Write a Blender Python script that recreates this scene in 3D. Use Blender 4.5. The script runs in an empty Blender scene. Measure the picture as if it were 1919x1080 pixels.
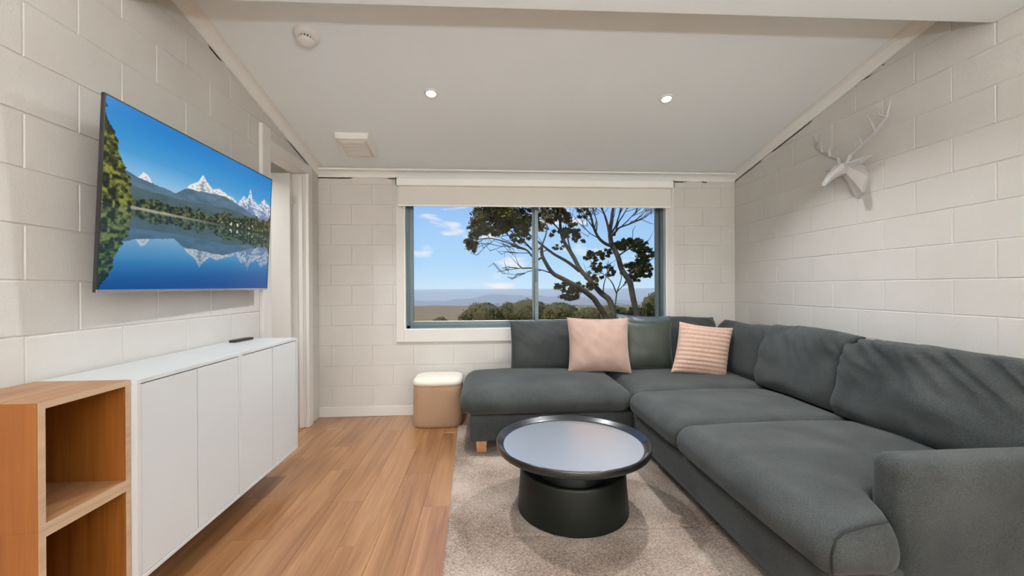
import bpy, bmesh, math, random
import numpy as np
from mathutils import Matrix, Vector, noise as mnoise

random.seed(7); rng = np.random.default_rng(7)
sc = bpy.context.scene
COL = sc.collection

# ------------------------------------------------------------------ camera
F_PX, YAW, PITCH, ROLL, CAM_Z = 771.4854, 0.0648, -0.0008, -0.0053, 1.2707
fwd = Vector((math.sin(YAW)*math.cos(PITCH), math.cos(YAW)*math.cos(PITCH), math.sin(PITCH)))
rgt0 = Vector((math.cos(YAW), -math.sin(YAW), 0)); up0 = rgt0.cross(fwd)
rgt = rgt0*math.cos(ROLL) + up0*math.sin(ROLL); upv = -rgt0*math.sin(ROLL) + up0*math.cos(ROLL)
cd = bpy.data.cameras.new('camera'); cam = bpy.data.objects.new('camera', cd); COL.objects.link(cam)
cd.sensor_fit = 'HORIZONTAL'; cd.sensor_width = 36; cd.lens = F_PX*36/1919
cd.clip_start = 0.05; cd.clip_end = 20000
cam.matrix_world = Matrix(((rgt.x, upv.x, -fwd.x, 0), (rgt.y, upv.y, -fwd.y, 0), (rgt.z, upv.z, -fwd.z, CAM_Z), (0, 0, 0, 1)))
sc.camera = cam

# ------------------------------------------------------------------ view, world, sun
sc.view_settings.view_transform = 'Standard'; sc.view_settings.look = 'None'
sc.view_settings.gamma = 1; sc.view_settings.use_curve_mapping = False
sc.view_settings.exposure = 0.2
sc.cycles.use_denoising = True
sc.cycles.adaptive_threshold = .04
sc.cycles.max_bounces = 10; sc.cycles.diffuse_bounces = 5; sc.cycles.glossy_bounces = 4
sc.cycles.transparent_max_bounces = 16; sc.cycles.sample_clamp_indirect = 6.0
sc.cycles.caustics_reflective = False; sc.cycles.caustics_refractive = False

LAMP_W = 22.0          # each ceiling downlight of the sitting area
BACK_W = 3.0          # each unseen fill downlight added behind the beam
UP_W = 66.0            # unseen lamp added behind the viewer to lift the ceiling
SPOT_W = 108.0          # each unseen spotlight added to bounce fill off the back wall
LAMP_C = (.945, .97, .995)
SKY = 0.87

w = bpy.data.worlds.new('sky'); sc.world = w; w.use_nodes = True
nt = w.node_tree; nt.nodes.clear(); N = nt.nodes.new; K = nt.links.new
tc = N('ShaderNodeTexCoord'); sep = N('ShaderNodeSeparateXYZ'); K(tc.outputs['Generated'], sep.inputs[0])
ramp = N('ShaderNodeValToRGB'); e = ramp.color_ramp.elements
e[0].position = 0.0; e[0].color = (0.62, 0.80, 0.98, 1); e[1].position = 1.0; e[1].color = (0.10, 0.24, 0.70, 1)
k = e.new(0.06); k.color = (0.45, 0.70, 0.98, 1)
k = e.new(0.22); k.color = (0.31, 0.53, 0.96, 1)
K(sep.outputs['Z'], ramp.inputs[0])
az = N('ShaderNodeMath'); az.operation = 'ARCTAN2'; K(sep.outputs['X'], az.inputs[0]); K(sep.outputs['Y'], az.inputs[1])
comb = N('ShaderNodeCombineXYZ'); mz = N('ShaderNodeMath'); mz.operation = 'MULTIPLY'; mz.inputs[1].default_value = 3.6
K(sep.outputs['Z'], mz.inputs[0]); K(az.outputs[0], comb.inputs['X']); K(mz.outputs[0], comb.inputs['Y'])
cn = N('ShaderNodeTexNoise'); cn.inputs['Scale'].default_value = 7.5; cn.inputs['Detail'].default_value = 5; cn.inputs['Roughness'].default_value = 0.5
off = N('ShaderNodeVectorMath'); off.operation = 'ADD'; off.inputs[1].default_value = (3.35, 1.22, 0.4)
K(comb.outputs[0], off.inputs[0]); K(off.outputs[0], cn.inputs['Vector'])
cr = N('ShaderNodeValToRGB'); cr.color_ramp.elements[0].position = 0.575; cr.color_ramp.elements[1].position = 0.70
K(cn.outputs['Fac'], cr.inputs[0])
mx = N('ShaderNodeMix'); mx.data_type = 'RGBA'; mx.inputs['B'].default_value = (0.92, 0.90, 0.95, 1)
K(cr.outputs[0], mx.inputs['Factor']); K(ramp.outputs[0], mx.inputs['A'])
bg = N('ShaderNodeBackground'); bg.inputs['Strength'].default_value = SKY
K(mx.outputs['Result'], bg.inputs[0]); ow = N('ShaderNodeOutputWorld'); K(bg.outputs[0], ow.inputs[0])

sl = bpy.data.lights.new('sun', 'SUN'); sl.energy = 4.0; sl.angle = 0.01; sl.color = (1, 0.95, 0.87)
so = bpy.data.objects.new('sun', sl); COL.objects.link(so)
so.rotation_euler = Vector((0.62, 0.42, -0.95)).to_track_quat('-Z', 'Y').to_euler()

# ------------------------------------------------------------------ helpers
PI = math.pi
def at(u, v, Y):
    """a point of the place at depth Y seen along a direction measured in the photograph"""
    d = fwd + rgt*((u-959.5)/F_PX) - upv*((v-539.5)/F_PX)
    return Vector((0, 0, CAM_Z)) + d*(Y/d.y)

def tag(o, label=None, cat=None, group=None, kind=None):
    for k_, v_ in (('label', label), ('category', cat), ('group', group), ('kind', kind)):
        if v_: o[k_] = v_
    return o

def empty(name, loc, label, cat, group=None):
    o = bpy.data.objects.new(name, None); o.empty_display_size = 0.05; COL.objects.link(o); o.location = loc
    return tag(o, label, cat, group)

def link(name, me, m, parent=None, loc=None, smooth=None):
    o = bpy.data.objects.new(name, me); COL.objects.link(o)
    if m and not me.materials: me.materials.append(m)
    if parent:
        o.parent = parent
        if parent.type == 'EMPTY': o.matrix_parent_inverse = Matrix.Translation(-Vector(parent.location))
    if loc is not None: o.location = loc
    return o

def mesh(verts, faces, smooth=False):
    me = bpy.data.meshes.new('m'); me.from_pydata([tuple(v) for v in verts], [], faces); me.update()
    if smooth: me.polygons.foreach_set('use_smooth', [True]*len(me.polygons))
    return me

class MB:
    def __init__(s): s.v = []; s.f = []
    def add(s, vs, fs):
        b = len(s.v); s.v += [tuple(v) for v in vs]; s.f += [tuple(i+b for i in f) for f in fs]; return s
    def box(s, a, b):
        (x0, y0, z0), (x1, y1, z1) = a, b
        return s.add([(x0,y0,z0),(x1,y0,z0),(x1,y1,z0),(x0,y1,z0),(x0,y0,z1),(x1,y0,z1),(x1,y1,z1),(x0,y1,z1)],
                     [(3,2,1,0),(4,5,6,7),(0,1,5,4),(1,2,6,5),(2,3,7,6),(3,0,4,7)])
    def prism(s, poly, p0, p1):
        """polygon rings poly(p0) and poly(p1) joined"""
        n = len(p0)
        return s.add(list(p0)+list(p1), [tuple(range(n-1,-1,-1)), tuple(range(n,2*n))]+[(i,(i+1)%n,n+(i+1)%n,n+i) for i in range(n)])
    def tube(s, pts, rad, n=8, cap=True):
        pts = [Vector(p) for p in pts]; rings = []
        for i, p in enumerate(pts):
            t = (pts[min(i+1,len(pts)-1)]-pts[max(i-1,0)]).normalized()
            a = t.cross(Vector((0,1,0.01)) if abs(t.y) < .95 else Vector((1,0,0))).normalized(); b_ = t.cross(a)
            rings.append([p+(a*math.cos(2*PI*j/n)+b_*math.sin(2*PI*j/n))*rad[i] for j in range(n)])
        b = len(s.v)
        for r in rings: s.v += [tuple(q) for q in r]
        for i in range(len(rings)-1):
            for j in range(n): s.f.append((b+i*n+j, b+i*n+(j+1)%n, b+(i+1)*n+(j+1)%n, b+(i+1)*n+j))
        if cap:
            s.f.append(tuple(b+j for j in range(n-1,-1,-1))); s.f.append(tuple(b+(len(rings)-1)*n+j for j in range(n)))
        return s
    def lathe(s, prof, c, n=48, close=True):
        b = len(s.v); cx, cy = c; m = len(prof)
        for r, z in prof:
            s.v += [(cx+r*math.cos(2*PI*j/n), cy+r*math.sin(2*PI*j/n), z) for j in range(n)]
        for i in range(m-1):
            for j in range(n): s.f.append((b+i*n+j, b+i*n+(j+1)%n, b+(i+1)*n+(j+1)%n, b+(i+1)*n+j))
        if close:
            s.f.append(tuple(b+j for j in range(n-1,-1,-1))); s.f.append(tuple(b+(m-1)*n+j for j in range(n)))
        return s
    def me(s, smooth=False): return mesh(s.v, s.f, smooth)
    def build(s, name, m, parent=None, smooth=False, bevel=0, seg=2):
        me = s.me(smooth)
        if bevel:
            bm = bmesh.new(); bm.from_mesh(me)
            bmesh.ops.bevel(bm, geom=[e_ for e_ in bm.edges], offset=bevel, segments=seg, affect='EDGES', profile=0.5)
            bm.to_mesh(me); bm.free(); me.polygons.foreach_set('use_smooth', [smooth]*len(me.polygons))
        return link(name, me, m, parent)

def fix_normals(me):
    bm = bmesh.new(); bm.from_mesh(me); bmesh.ops.recalc_face_normals(bm, faces=bm.faces[:]); bm.to_mesh(me); bm.free(); return me

def auto_smooth(o, ang=40):
    for p in o.data.polygons: p.use_smooth = True
    o.data.set_sharp_from_angle(angle=math.radians(ang)); return o

# ------------------------------------------------------------------ materials
def newmat(name):
    m = bpy.data.materials.new(name); m.use_nodes = True
    return m, m.node_tree, m.node_tree.nodes['Principled BSDF']

def ramp_node(t, stops):
    r = t.nodes.new('ShaderNodeValToRGB'); el = r.color_ramp.elements
    el[0].position, el[0].color = stops[0][0], (*stops[0][1], 1); el[1].position, el[1].color = stops[-1][0], (*stops[-1][1], 1)
    for p, c in stops[1:-1]: q = el.new(p); q.color = (*c, 1)
    return r

def mat(name, c, rough=.5, metal=0, c2=None, nscale=8, bump=0, bscale=200, bdist=.002, coat=0, sheen=0, spec=.5, stretch=None, grain=0, gsc=450):
    m, t, b = newmat(name)
    b.inputs['Base Color'].default_value = (*c, 1); b.inputs['Roughness'].default_value = rough; b.inputs['Metallic'].default_value = metal
    b.inputs['Specular IOR Level'].default_value = spec
    if coat: b.inputs['Coat Weight'].default_value = coat; b.inputs['Coat Roughness'].default_value = .08
    if sheen: b.inputs['Sheen Weight'].default_value = sheen; b.inputs['Sheen Roughness'].default_value = .45
    g = t.nodes.new('ShaderNodeNewGeometry'); vec = g.outputs['Position']
    if stretch:
        mp = t.nodes.new('ShaderNodeMapping'); mp.inputs['Scale'].default_value = stretch; t.links.new(vec, mp.inputs[0]); vec = mp.outputs[0]
    if c2:
        n = t.nodes.new('ShaderNodeTexNoise'); n.inputs['Scale'].default_value = nscale; n.inputs['Detail'].default_value = 6
        t.links.new(vec, n.inputs['Vector'])
        r = ramp_node(t, [(.3, c), (.7, c2)]); t.links.new(n.outputs['Fac'], r.inputs[0]); t.links.new(r.outputs[0], b.inputs['Base Color'])
    if grain and c2:
        n3 = t.nodes.new('ShaderNodeTexNoise'); n3.inputs['Scale'].default_value = gsc; n3.inputs['Detail'].default_value = 2; t.links.new(vec, n3.inputs['Vector'])
        ma = t.nodes.new('ShaderNodeMapRange'); ma.inputs['From Min'].default_value = .3; ma.inputs['From Max'].default_value = .7; ma.inputs['To Min'].default_value = 1-grain; ma.inputs['To Max'].default_value = 1+grain
        t.links.new(n3.outputs['Fac'], ma.inputs['Value'])
        vm = t.nodes.new('ShaderNodeVectorMath'); vm.operation = 'SCALE'; t.links.new(r.outputs[0], vm.inputs[0]); t.links.new(ma.outputs[0], vm.inputs['Scale']); t.links.new(vm.outputs[0], b.inputs['Base Color'])
    if bump:
        n2 = t.nodes.new('ShaderNodeTexNoise'); n2.inputs['Scale'].default_value = bscale; n2.inputs['Detail'].default_value = 4
        t.links.new(vec, n2.inputs['Vector'])
        bp = t.nodes.new('ShaderNodeBump'); bp.inputs['Strength'].default_value = bump; bp.inputs['Distance'].default_value = bdist
        t.links.new(n2.outputs['Fac'], bp.inputs['Height']); t.links.new(bp.outputs[0], b.inputs['Normal'])
    return m

def wood(name, tones, rough, axis, gscale=1.0, coat=0, rnd=True, spec=.5):
    """long grain along axis 0/1/2, per-object shift"""
    m, t, b = newmat(name); Nn = t.nodes.new; L = t.links.new
    g = Nn('ShaderNodeNewGeometry'); oi = Nn('ShaderNodeObjectInfo')
    sh = Nn('ShaderNodeVectorMath'); sh.operation = 'SCALE'; sh.inputs[0].default_value = (13.1, 7.7, 5.3); L(oi.outputs['Random'], sh.inputs['Scale'])
    ad = Nn('ShaderNodeVectorMath'); ad.operation = 'ADD'; L(g.outputs['Position'], ad.inputs[0])
    if rnd: L(sh.outputs[0], ad.inputs[1])
    mp = Nn('ShaderNodeMapping'); s = [14*gscale]*3; s[axis] = .9*gscale; mp.inputs['Scale'].default_value = s; L(ad.outputs[0], mp.inputs[0])
    n1 = Nn('ShaderNodeTexNoise'); n1.inputs['Scale'].default_value = 1; n1.inputs['Detail'].default_value = 7; n1.inputs['Roughness'].default_value = .62; n1.inputs['Distortion'].default_value = .7
    L(mp.outputs[0], n1.inputs['Vector'])
    mp2 = Nn('ShaderNodeMapping'); s2 = [90*gscale]*3; s2[axis] = 2.5*gscale; mp2.inputs['Scale'].default_value = s2; L(ad.outputs[0], mp2.inputs[0])
    n2 = Nn('ShaderNodeTexNoise'); n2.inputs['Scale'].default_value = 1; n2.inputs['Detail'].default_value = 3; L(mp2.outputs[0], n2.inputs['Vector'])
    mxv = Nn('ShaderNodeMath'); mxv.operation = 'MULTIPLY_ADD'; mxv.inputs[1].default_value = .28; L(n2.outputs['Fac'], mxv.inputs[0])
    m2 = Nn('ShaderNodeMath'); m2.operation = 'MULTIPLY_ADD'; m2.inputs[1].default_value = .72; L(n1.outputs['Fac'], m2.inputs[0]); L(mxv.outputs[0], m2.inputs[2])
    mxv.inputs[2].default_value = 0
    pl = Nn('ShaderNodeMath'); pl.operation = 'MULTIPLY_ADD'; pl.inputs[1].default_value = .07 if rnd else 0; L(oi.outputs['Random'], pl.inputs[0]); L(m2.outputs[0], pl.inputs[2])
    r = ramp_node(t, [(.36, tones[0]), (.50, tones[1]), (.68, tones[2])]); L(pl.outputs[0], r.inputs[0]); L(r.outputs[0], b.inputs['Base Color'])
    b.inputs['Roughness'].default_value = rough; b.inputs['Specular IOR Level'].default_value = spec
    if coat: b.inputs['Coat Weight'].default_value = coat; b.inputs['Coat Roughness'].default_value = .28
    bp = Nn('ShaderNodeBump'); bp.inputs['Strength'].default_value = .12; bp.inputs['Distance'].default_value = .001
    L(m2.outputs[0], bp.inputs['Height']); L(bp.outputs[0], b.inputs['Normal'])
    return m

M = {}
M['wall'] = mat('painted_block', (.575,.552,.515), .6, c2=(.61,.588,.55), nscale=3, bump=.5, bscale=120, bdist=.003)
M['plain'] = mat('painted_plaster', (.82,.79,.75), .6)
M['ceil'] = mat('ceiling_paint', (.84,.90,.91), .7, bump=.1, bscale=60, bdist=.001)
M['cornice'] = mat('cornice_paint', (.80,.805,.775), .6)
M['trim'] = mat('trim_enamel', (.68,.66,.625), .35)
M['sillwhite'] = mat('window_lining_enamel', (.84,.84,.81), .3)
M['alu'] = mat('grey_aluminium', (.075,.115,.135), .38, .25)
M['alu2'] = mat('grey_aluminium_track', (.11,.15,.17), .35, .3)
M['blind'] = mat('blind_fabric', (.68,.665,.615), .8, bump=.2, bscale=600, bdist=.0005)
M['blindbar'] = mat('blind_headbox', (.88,.88,.85), .4)
M['dark'] = mat('dark_bracket', (.06,.06,.06), .5)
M['floor'] = wood('oak_vinyl_plank', [(.155,.062,.022),(.262,.118,.044),(.355,.182,.080)], .36, 1, spec=.6, coat=.4)
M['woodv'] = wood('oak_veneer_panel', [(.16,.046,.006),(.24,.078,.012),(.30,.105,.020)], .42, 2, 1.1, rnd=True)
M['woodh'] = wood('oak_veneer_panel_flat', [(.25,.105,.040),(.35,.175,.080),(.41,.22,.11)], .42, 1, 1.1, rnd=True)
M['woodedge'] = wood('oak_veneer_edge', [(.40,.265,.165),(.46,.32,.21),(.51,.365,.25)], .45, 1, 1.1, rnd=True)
M['white'] = mat('white_lacquer', (.585,.605,.61), .32)
M['gap'] = mat('shadow_gap', (.16,.16,.15), .8)
M['tvbody'] = mat('tv_plastic', (.02,.02,.022), .35)
M['tvsilver'] = mat('tv_silver_strip', (.62,.62,.63), .25, .9)
M['black'] = mat('black_plastic', (.02,.021,.02), .4)
M['button'] = mat('remote_button', (.12,.12,.12), .5)
M['rbtn'] = mat('remote_power_button', (.35,.03,.03), .5)
M['plastic'] = mat('white_plastic', (.78,.77,.73), .4)
M['plasticg'] = mat('grey_plastic_grille', (.60,.59,.54), .5)
M['deer'] = mat('deer_resin', (.43,.42,.41), .45)
M['steel'] = mat('steel_hinge', (.55,.55,.52), .35, .8)
M['sofa'] = mat('sofa_fabric', (.033,.037,.0365), .9, c2=(.058,.0635,.062), nscale=4, bump=.5, bscale=420, bdist=.002, sheen=.10, spec=.2, grain=.30, gsc=240)
M['seam'] = mat('sofa_seam_thread', (.016,.018,.018), .9)
M['leg'] = wood('oak_leg', [(.35,.15,.06),(.48,.23,.10),(.55,.30,.14)], .5, 2)
M['pink'] = mat('pink_velvet', (.39,.262,.216), .85, c2=(.44,.305,.252), nscale=14, bump=.15, bscale=500, bdist=.001, sheen=.4, spec=.2)
M['rib'] = mat('pink_ribbed_fleece', (.47,.31,.24), .9, c2=(.54,.37,.295), nscale=60, bump=.5, bscale=350, bdist=.003, sheen=.3, spec=.1)
M['satin'] = mat('dark_green_satin', (.034,.042,.030), .42, c2=(.046,.056,.042), nscale=12, sheen=.2, spec=.4)
M['teal'] = mat('dark_teal_satin', (.05,.075,.085), .4, c2=(.075,.105,.115), nscale=9, spec=.5)
M['boucle'] = mat('beige_boucle', (.345,.215,.128), .95, c2=(.40,.26,.16), nscale=90, bump=.6, bscale=220, bdist=.004, sheen=.3, spec=.1)
M['boucletop'] = mat('cream_boucle', (.76,.70,.60), .95, c2=(.80,.74,.65), nscale=90, bump=.5, bscale=220, bdist=.004, sheen=.3, spec=.1)
M['table'] = mat('black_lacquer', (.006,.008,.006), .45, coat=.05, spec=.25)
M['tray'] = mat('black_lacquer_tray', (.010,.012,.012), .28, coat=.5, spec=.5)
M['trayglare'] = mat('pale_tray_reflection', (.74,.72,.665), .34, .92)  # pale metal stands in for the bright window reflected in the tray
M['neck'] = mat('matt_black_metal', (.006,.007,.007), .6)
M['bark'] = mat('gum_bark', (.035,.026,.014), .85, c2=(.095,.075,.05), nscale=3, bump=.4, bscale=20, bdist=.02)
M['leaf'] = mat('gum_leaf', (.055,.048,.005), .7, c2=(.12,.092,.014), nscale=1.6)
M['shrub'] = mat('shrub_leaf', (.050,.050,.005), .8, c2=(.115,.10,.016), nscale=2.5)
M['shrubcore'] = mat('shrub_twigs', (.035,.034,.007), .9, c2=(.08,.07,.02), nscale=6)
M['ground'] = mat('dry_grass_ground', (.13,.095,.04), .95, c2=(.25,.18,.075), nscale=.8)
M['hill'] = mat('distant_bushland', (.07,.085,.075), 1, c2=(.11,.125,.11), nscale=.006)
M['grassleaf'] = mat('dry_grass_blade', (.22,.19,.10), .9, c2=(.14,.14,.05), nscale=2)

# glass
m, t, b = newmat('window_glass'); t.nodes.remove(b)
tr = t.nodes.new('ShaderNodeBsdfTransparent'); tr.inputs[0].default_value = (.97,.985,.98,1); gl = t.nodes.new('ShaderNodeBsdfGlossy'); gl.inputs['Roughness'].default_value = .0
fr = t.nodes.new('ShaderNodeFresnel'); fr.inputs['IOR'].default_value = 1.13; mxs = t.nodes.new('ShaderNodeMixShader')
t.links.new(fr.outputs[0], mxs.inputs[0]); t.links.new(tr.outputs[0], mxs.inputs[1]); t.links.new(gl.outputs[0], mxs.inputs[2])
t.links.new(mxs.outputs[0], t.nodes['Material Output'].inputs[0]); M['glass'] = m
# lamp lens
m, t, b = newmat('lamp_lens'); b.inputs['Emission Color'].default_value = (1,.93,.82,1); b.inputs['Emission Strength'].default_value = 14; M['lens'] = m

# rug: two-tone pile with large faded patches
m, t, b = newmat('rug_pile'); Nn = t.nodes.new; L = t.links.new
g = Nn('ShaderNodeNewGeometry')
n1 = Nn('ShaderNodeTexNoise'); n1.inputs['Scale'].default_value = 90; n1.inputs['Detail'].default_value = 3; n1.inputs['Roughness'].default_value = .7
mp = Nn('ShaderNodeMapping'); mp.inputs['Scale'].default_value = (1, 1.5, 1); L(g.outputs['Position'], mp.inputs[0]); L(mp.outputs[0], n1.inputs['Vector'])
n2 = Nn('ShaderNodeTexNoise'); n2.inputs['Scale'].default_value = 2.6; n2.inputs['Detail'].default_value = 4; L(g.outputs['Position'], n2.inputs['Vector'])
md = Nn('ShaderNodeMath'); md.operation = 'MULTIPLY_ADD'; md.inputs[1].default_value = .50; L(n2.outputs['Fac'], md.inputs[0])
md2 = Nn('ShaderNodeMath'); md2.operation = 'MULTIPLY'; md2.inputs[1].default_value = .68; L(n1.outputs['Fac'], md2.inputs[0]); L(md2.outputs[0], md.inputs[2])
r = ramp_node(t, [(.42, (.080,.054,.040)), (.57, (.245,.178,.138)), (.70, (.40,.325,.27))]); L(md.outputs[0], r.inputs[0]); L(r.outputs[0], b.inputs['Base Color'])
b.inputs['Roughness'].default_value = .95; b.inputs['Specular IOR Level'].default_value = .1; b.inputs['Sheen Weight'].default_value = .2; M['rug'] = m

# ------------------------------------------------------------------ room shell
D, RW, LW = 4.182, 2.628, -1.6425
SLOPE, ZC = 0.218, 2.44
YB = -3.4                                     # back wall
def zceil(y): return ZC + SLOPE*(D-y)
JD = .003                                     # blocks stand proud of the joints
BED = .105                                    # height of the lowest bed joint

def struct(name, mb, m, label, cat, bevel=0):
    return tag(mb.build(name, m, None, bevel=bevel), label, cat, None, 'structure')

# window opening and door opening
WX0, WX1, WZ0, WZ1 = -.808, 1.888, .850, 2.27
DY0, DY1, DZ1 = 3.226, 3.885, 2.325

wb = MB(); T = .20
wb.box((LW-.2, D+JD, -.3), (WX0, D+T, 3.2)).box((WX1, D+JD, -.3), (RW+.2, D+T, 3.2)).box((WX0, D+JD, -.3), (WX1, D+T, WZ0)).box((WX0, D+JD, WZ1), (WX1, D+T, 3.2))
wall_far = struct('wall_far', wb, M['wall'], 'white painted concrete block wall around the wide window', 'wall')
wr = MB().box((RW+JD, YB-.2, -.3), (RW+T, D+JD, 3.4))
wall_right = struct('wall_right', wr, M['wall'], 'white painted concrete block wall behind the long side of the sofa', 'wall')
wl = MB(); TL = .11
wl.box((LW-TL, YB-.2, -.3), (LW-JD, DY0-.02, 3.4)).box((LW-TL, DY1+.02, -.3), (LW-JD, D+JD, 3.4)).box((LW-TL, DY0-.02, DZ1+.02), (LW-JD, DY1+.02, 3.4))
wall_left = struct('wall_left', wl, M['wall'], 'white painted concrete block wall carrying the television', 'wall')
struct('wall_back', MB().box((LW-.2, YB-.2, -.3), (RW+.2, YB, 3.4)), M['plain'], 'plain white wall behind the viewer', 'wall')

# blocks, each one a child of its wall; shared mesh by size
_bc = {}
def block_mesh(w_, h_, g_=.0026, i=.003):
    key = (round(w_, 3), round(h_, 3), g_)
    if key not in _bc:
        a, c = w_/2-g_, h_/2-g_
        vs = [(sx*a, sy*c, -.012) for sx, sy in ((-1,-1),(1,-1),(1,1),(-1,1))]
        vs += [(sx*a, sy*c, -.0025) for sx, sy in ((-1,-1),(1,-1),(1,1),(-1,1))]
        vs += [(sx*(a-i), sy*(c-i), 0) for sx, sy in ((-1,-1),(1,-1),(1,1),(-1,1))]
        fs = [(8,9,10,11)]+[(j,(j+1)%4,4+(j+1)%4,4+j) for j in range(4)]+[(4+j,4+(j+1)%4,8+(j+1)%4,8+j) for j in range(4)]
        me = mesh(vs, fs); me.materials.append(M['wall']); _bc[key] = me
    return _bc[key]

def lay(parent, rot, origin, s0, s1, ztop, phase, opens, gap=.0026, arris=.003):
    """s runs along the wall; phase(k) is a joint position of course k; opens are rectangles left free"""
    k = -1
    while True:
        z0, z1 = BED+.2*k, BED+.2*k+.2
        k += 1
        if z0 > max(ztop(s0), ztop(s1)): break
        p = phase(k-1); j0 = math.floor((s0-p)/.4)
        for j in range(j0, j0+60):
            a, b_ = max(p+.4*j, s0), min(p+.4*j+.4, s1)
            if a >= s1: break
            if b_-a < .03 or z0 > max(ztop(a), ztop(b_)): continue
            rects = [(a, b_, z0, z1)]
            for (o0, o1, q0, q1) in opens:
                nr = []
                for (a_, b2, c_, d_) in rects:
                    if o1 <= a_ or o0 >= b2 or q1 <= c_ or q0 >= d_: nr.append((a_, b2, c_, d_)); continue
                    if a_ < o0: nr.append((a_, o0, c_, d_))
                    if b2 > o1: nr.append((o1, b2, c_, d_))
                    if c_ < q0: nr.append((max(a_, o0), min(b2, o1), c_, q0))
                    if d_ > q1: nr.append((max(a_, o0), min(b2, o1), q1, d_))
                rects = nr
            for (a_, b2, c_, d_) in rects:
                if b2-a_ < .025 or d_-c_ < .02 or d_ <= 0.02: continue
                o = bpy.data.objects.new('block', block_mesh(b2-a_, d_-c_, gap, arris)); COL.objects.link(o); o.parent = parent
                mw = Matrix.Translation(origin((a_+b2)/2, (c_+d_)/2)) @ rot
                jit = (random.random()-.5)*.0014
                o.matrix_local = mw @ Matrix.Translation((0, 0, jit)) @ Matrix.Rotation((random.random()-.5)*.004, 4, 'X') @ Matrix.Rotation((random.random()-.5)*.003, 4, 'Y')

R_far = Matrix(((1,0,0,0),(0,0,-1,0),(0,1,0,0),(0,0,0,1)))
R_left = Matrix(((0,0,1,0),(1,0,0,0),(0,1,0,0),(0,0,0,1)))
R_right = Matrix(((0,0,-1,0),(-1,0,0,0),(0,1,0,0),(0,0,0,1)))
# far wall: s = x
lay(wall_far, R_far, lambda s, z: (s, D, z), LW, RW, lambda s: 2.44, lambda k: -1.32 if k % 2 else -1.12, [(WX0-.03, WX1+.03, WZ0-.05, 2.30)], .0008, .0014)
# left wall: s = y
lay(wall_left, R_left, lambda s, z: (LW, s, z), .9, D, lambda s: zceil(s)+.02, lambda k: 1.78 if k % 2 else 1.58, [(DY0-.03, DY1+.03, -.2, DZ1+.03)])
# right wall: s = -y
lay(wall_right, R_right, lambda s, z: (RW, -s, z), -D, -1.0, lambda s: zceil(-s)+.02, lambda k: -2.953 if k % 2 else -2.753, [])

# ceiling, beam
def slab_yz(x0, x1, pts):
    mb = MB(); return mb.prism(None, [(x0, y, z) for y, z in pts], [(x1, y, z) for y, z in pts])
BZ, BY1, BY0 = 2.625, 1.967, 1.70
cl = slab_yz(LW, RW, [(D, zceil(D)), (D, zceil(D)+.15), (BY0, zceil(BY0)+.15), (BY0, zceil(BY0))])
cl.me(); ce = struct('ceiling', cl, M['ceil'], 'white sloping ceiling falling towards the window', 'ceiling'); fix_normals(ce.data)
ba = MB().prism(None, [(LW, y, z) for y, z in ((2.022, BZ), (2.022, 3.3), (BY0, 3.3), (BY0, BZ))], [(RW, y, z) for y, z in ((1.963, BZ), (1.963, 3.3), (BY0, 3.3), (BY0, BZ))])
be = struct('trim_1', ba, M['ceil'], 'white dropped beam crossing the ceiling above the viewer', 'beam', bevel=.006); fix_normals(be.data)
struct('ceiling_back', MB().box((LW, YB, 2.93), (RW, BY0, 3.1)), M['ceil'], 'flat white ceiling behind the beam', 'ceiling')

# coved cornices
def cove(name, pts_fn, label):
    """pts_fn(i) gives the swept rings for the two ends"""
    prof = [(0, 0), (0, .010)]+[(.010+.058*(1-math.cos(a)), .010+.058*math.sin(a)) for a in np.linspace(0, PI/2, 7)][0:]+[(.078, .068), (.078, .085), (0, .085)]
    mb = MB(); mb.prism(None, pts_fn(prof, 0), pts_fn(prof, 1))
    o = struct(name, mb, M['cornice'], label, 'cornice'); fix_normals(o.data); return o
CB = 2.362
def side_cove(x, s):
    def fn(prof, e_):
        y = D if e_ == 0 else (2.023 if x < 0 else 1.964)
        return [(x+s*a, y, CB+.008+SLOPE*(D-y)+h) for a, h in prof]
    return fn
cove('trim_2', lambda pr_, e_: [((LW if e_ == 0 else RW), D-a, CB+h) for a, h in pr_], 'white coved cornice above the window blind')
cove('trim_3', side_cove(LW, 1), 'white coved cornice sloping above the television wall')
cove('trim_4', side_cove(RW, -1), 'white coved cornice sloping above the deer head wall')

# floor: slab and planks
fl = MB().box((LW-1.7, YB, -.3), (RW+.1, D, -.005)).box((LW, YB, -.005), (RW, .6, 0)).box((LW-1.7, 2.6, -.005), (LW-.02, D, -.0005))
floor = struct('floor', fl, M['floor'], 'wood-look plank floor with warm oak grain', 'floor')
PW, PL = .182, 1.22
pm = {}
def plank_mesh(w_, l_):
    key = (round(w_, 3), round(l_, 3))
    if key not in pm:
        a, c, i = w_/2-.0004, l_/2-.0004, .0009
        q = ((-1,-1),(1,-1),(1,1),(-1,1))
        vs = [(sx*a, sy*c, -.0045) for sx, sy in q]+[(sx*a, sy*c, -.0008) for sx, sy in q]+[(sx*(a-i), sy*(c-i), 0) for sx, sy in q]
        me = mesh(vs, [(8,9,10,11)]+[(j,(j+1)%4,4+(j+1)%4,4+j) for j in range(4)]+[(4+j,4+(j+1)%4,8+(j+1)%4,8+j) for j in range(4)])
        me.materials.append(M['floor']); pm[key] = me
    return pm[key]
x = LW; row = 0
while x < RW-.01:
    x1 = min(x+PW, RW); y = .6-(row*.437 % PL)
    while y < D:
        y0, y1 = max(y, .6), min(y+PL, D)
        if y1-y0 > .02:
            o = bpy.data.objects.new('plank', plank_mesh(x1-x, y1-y0)); COL.objects.link(o); o.parent = floor; o.location = ((x+x1)/2, (y0+y1)/2, 0)
        y += PL
    x = x1; row += 1

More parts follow.
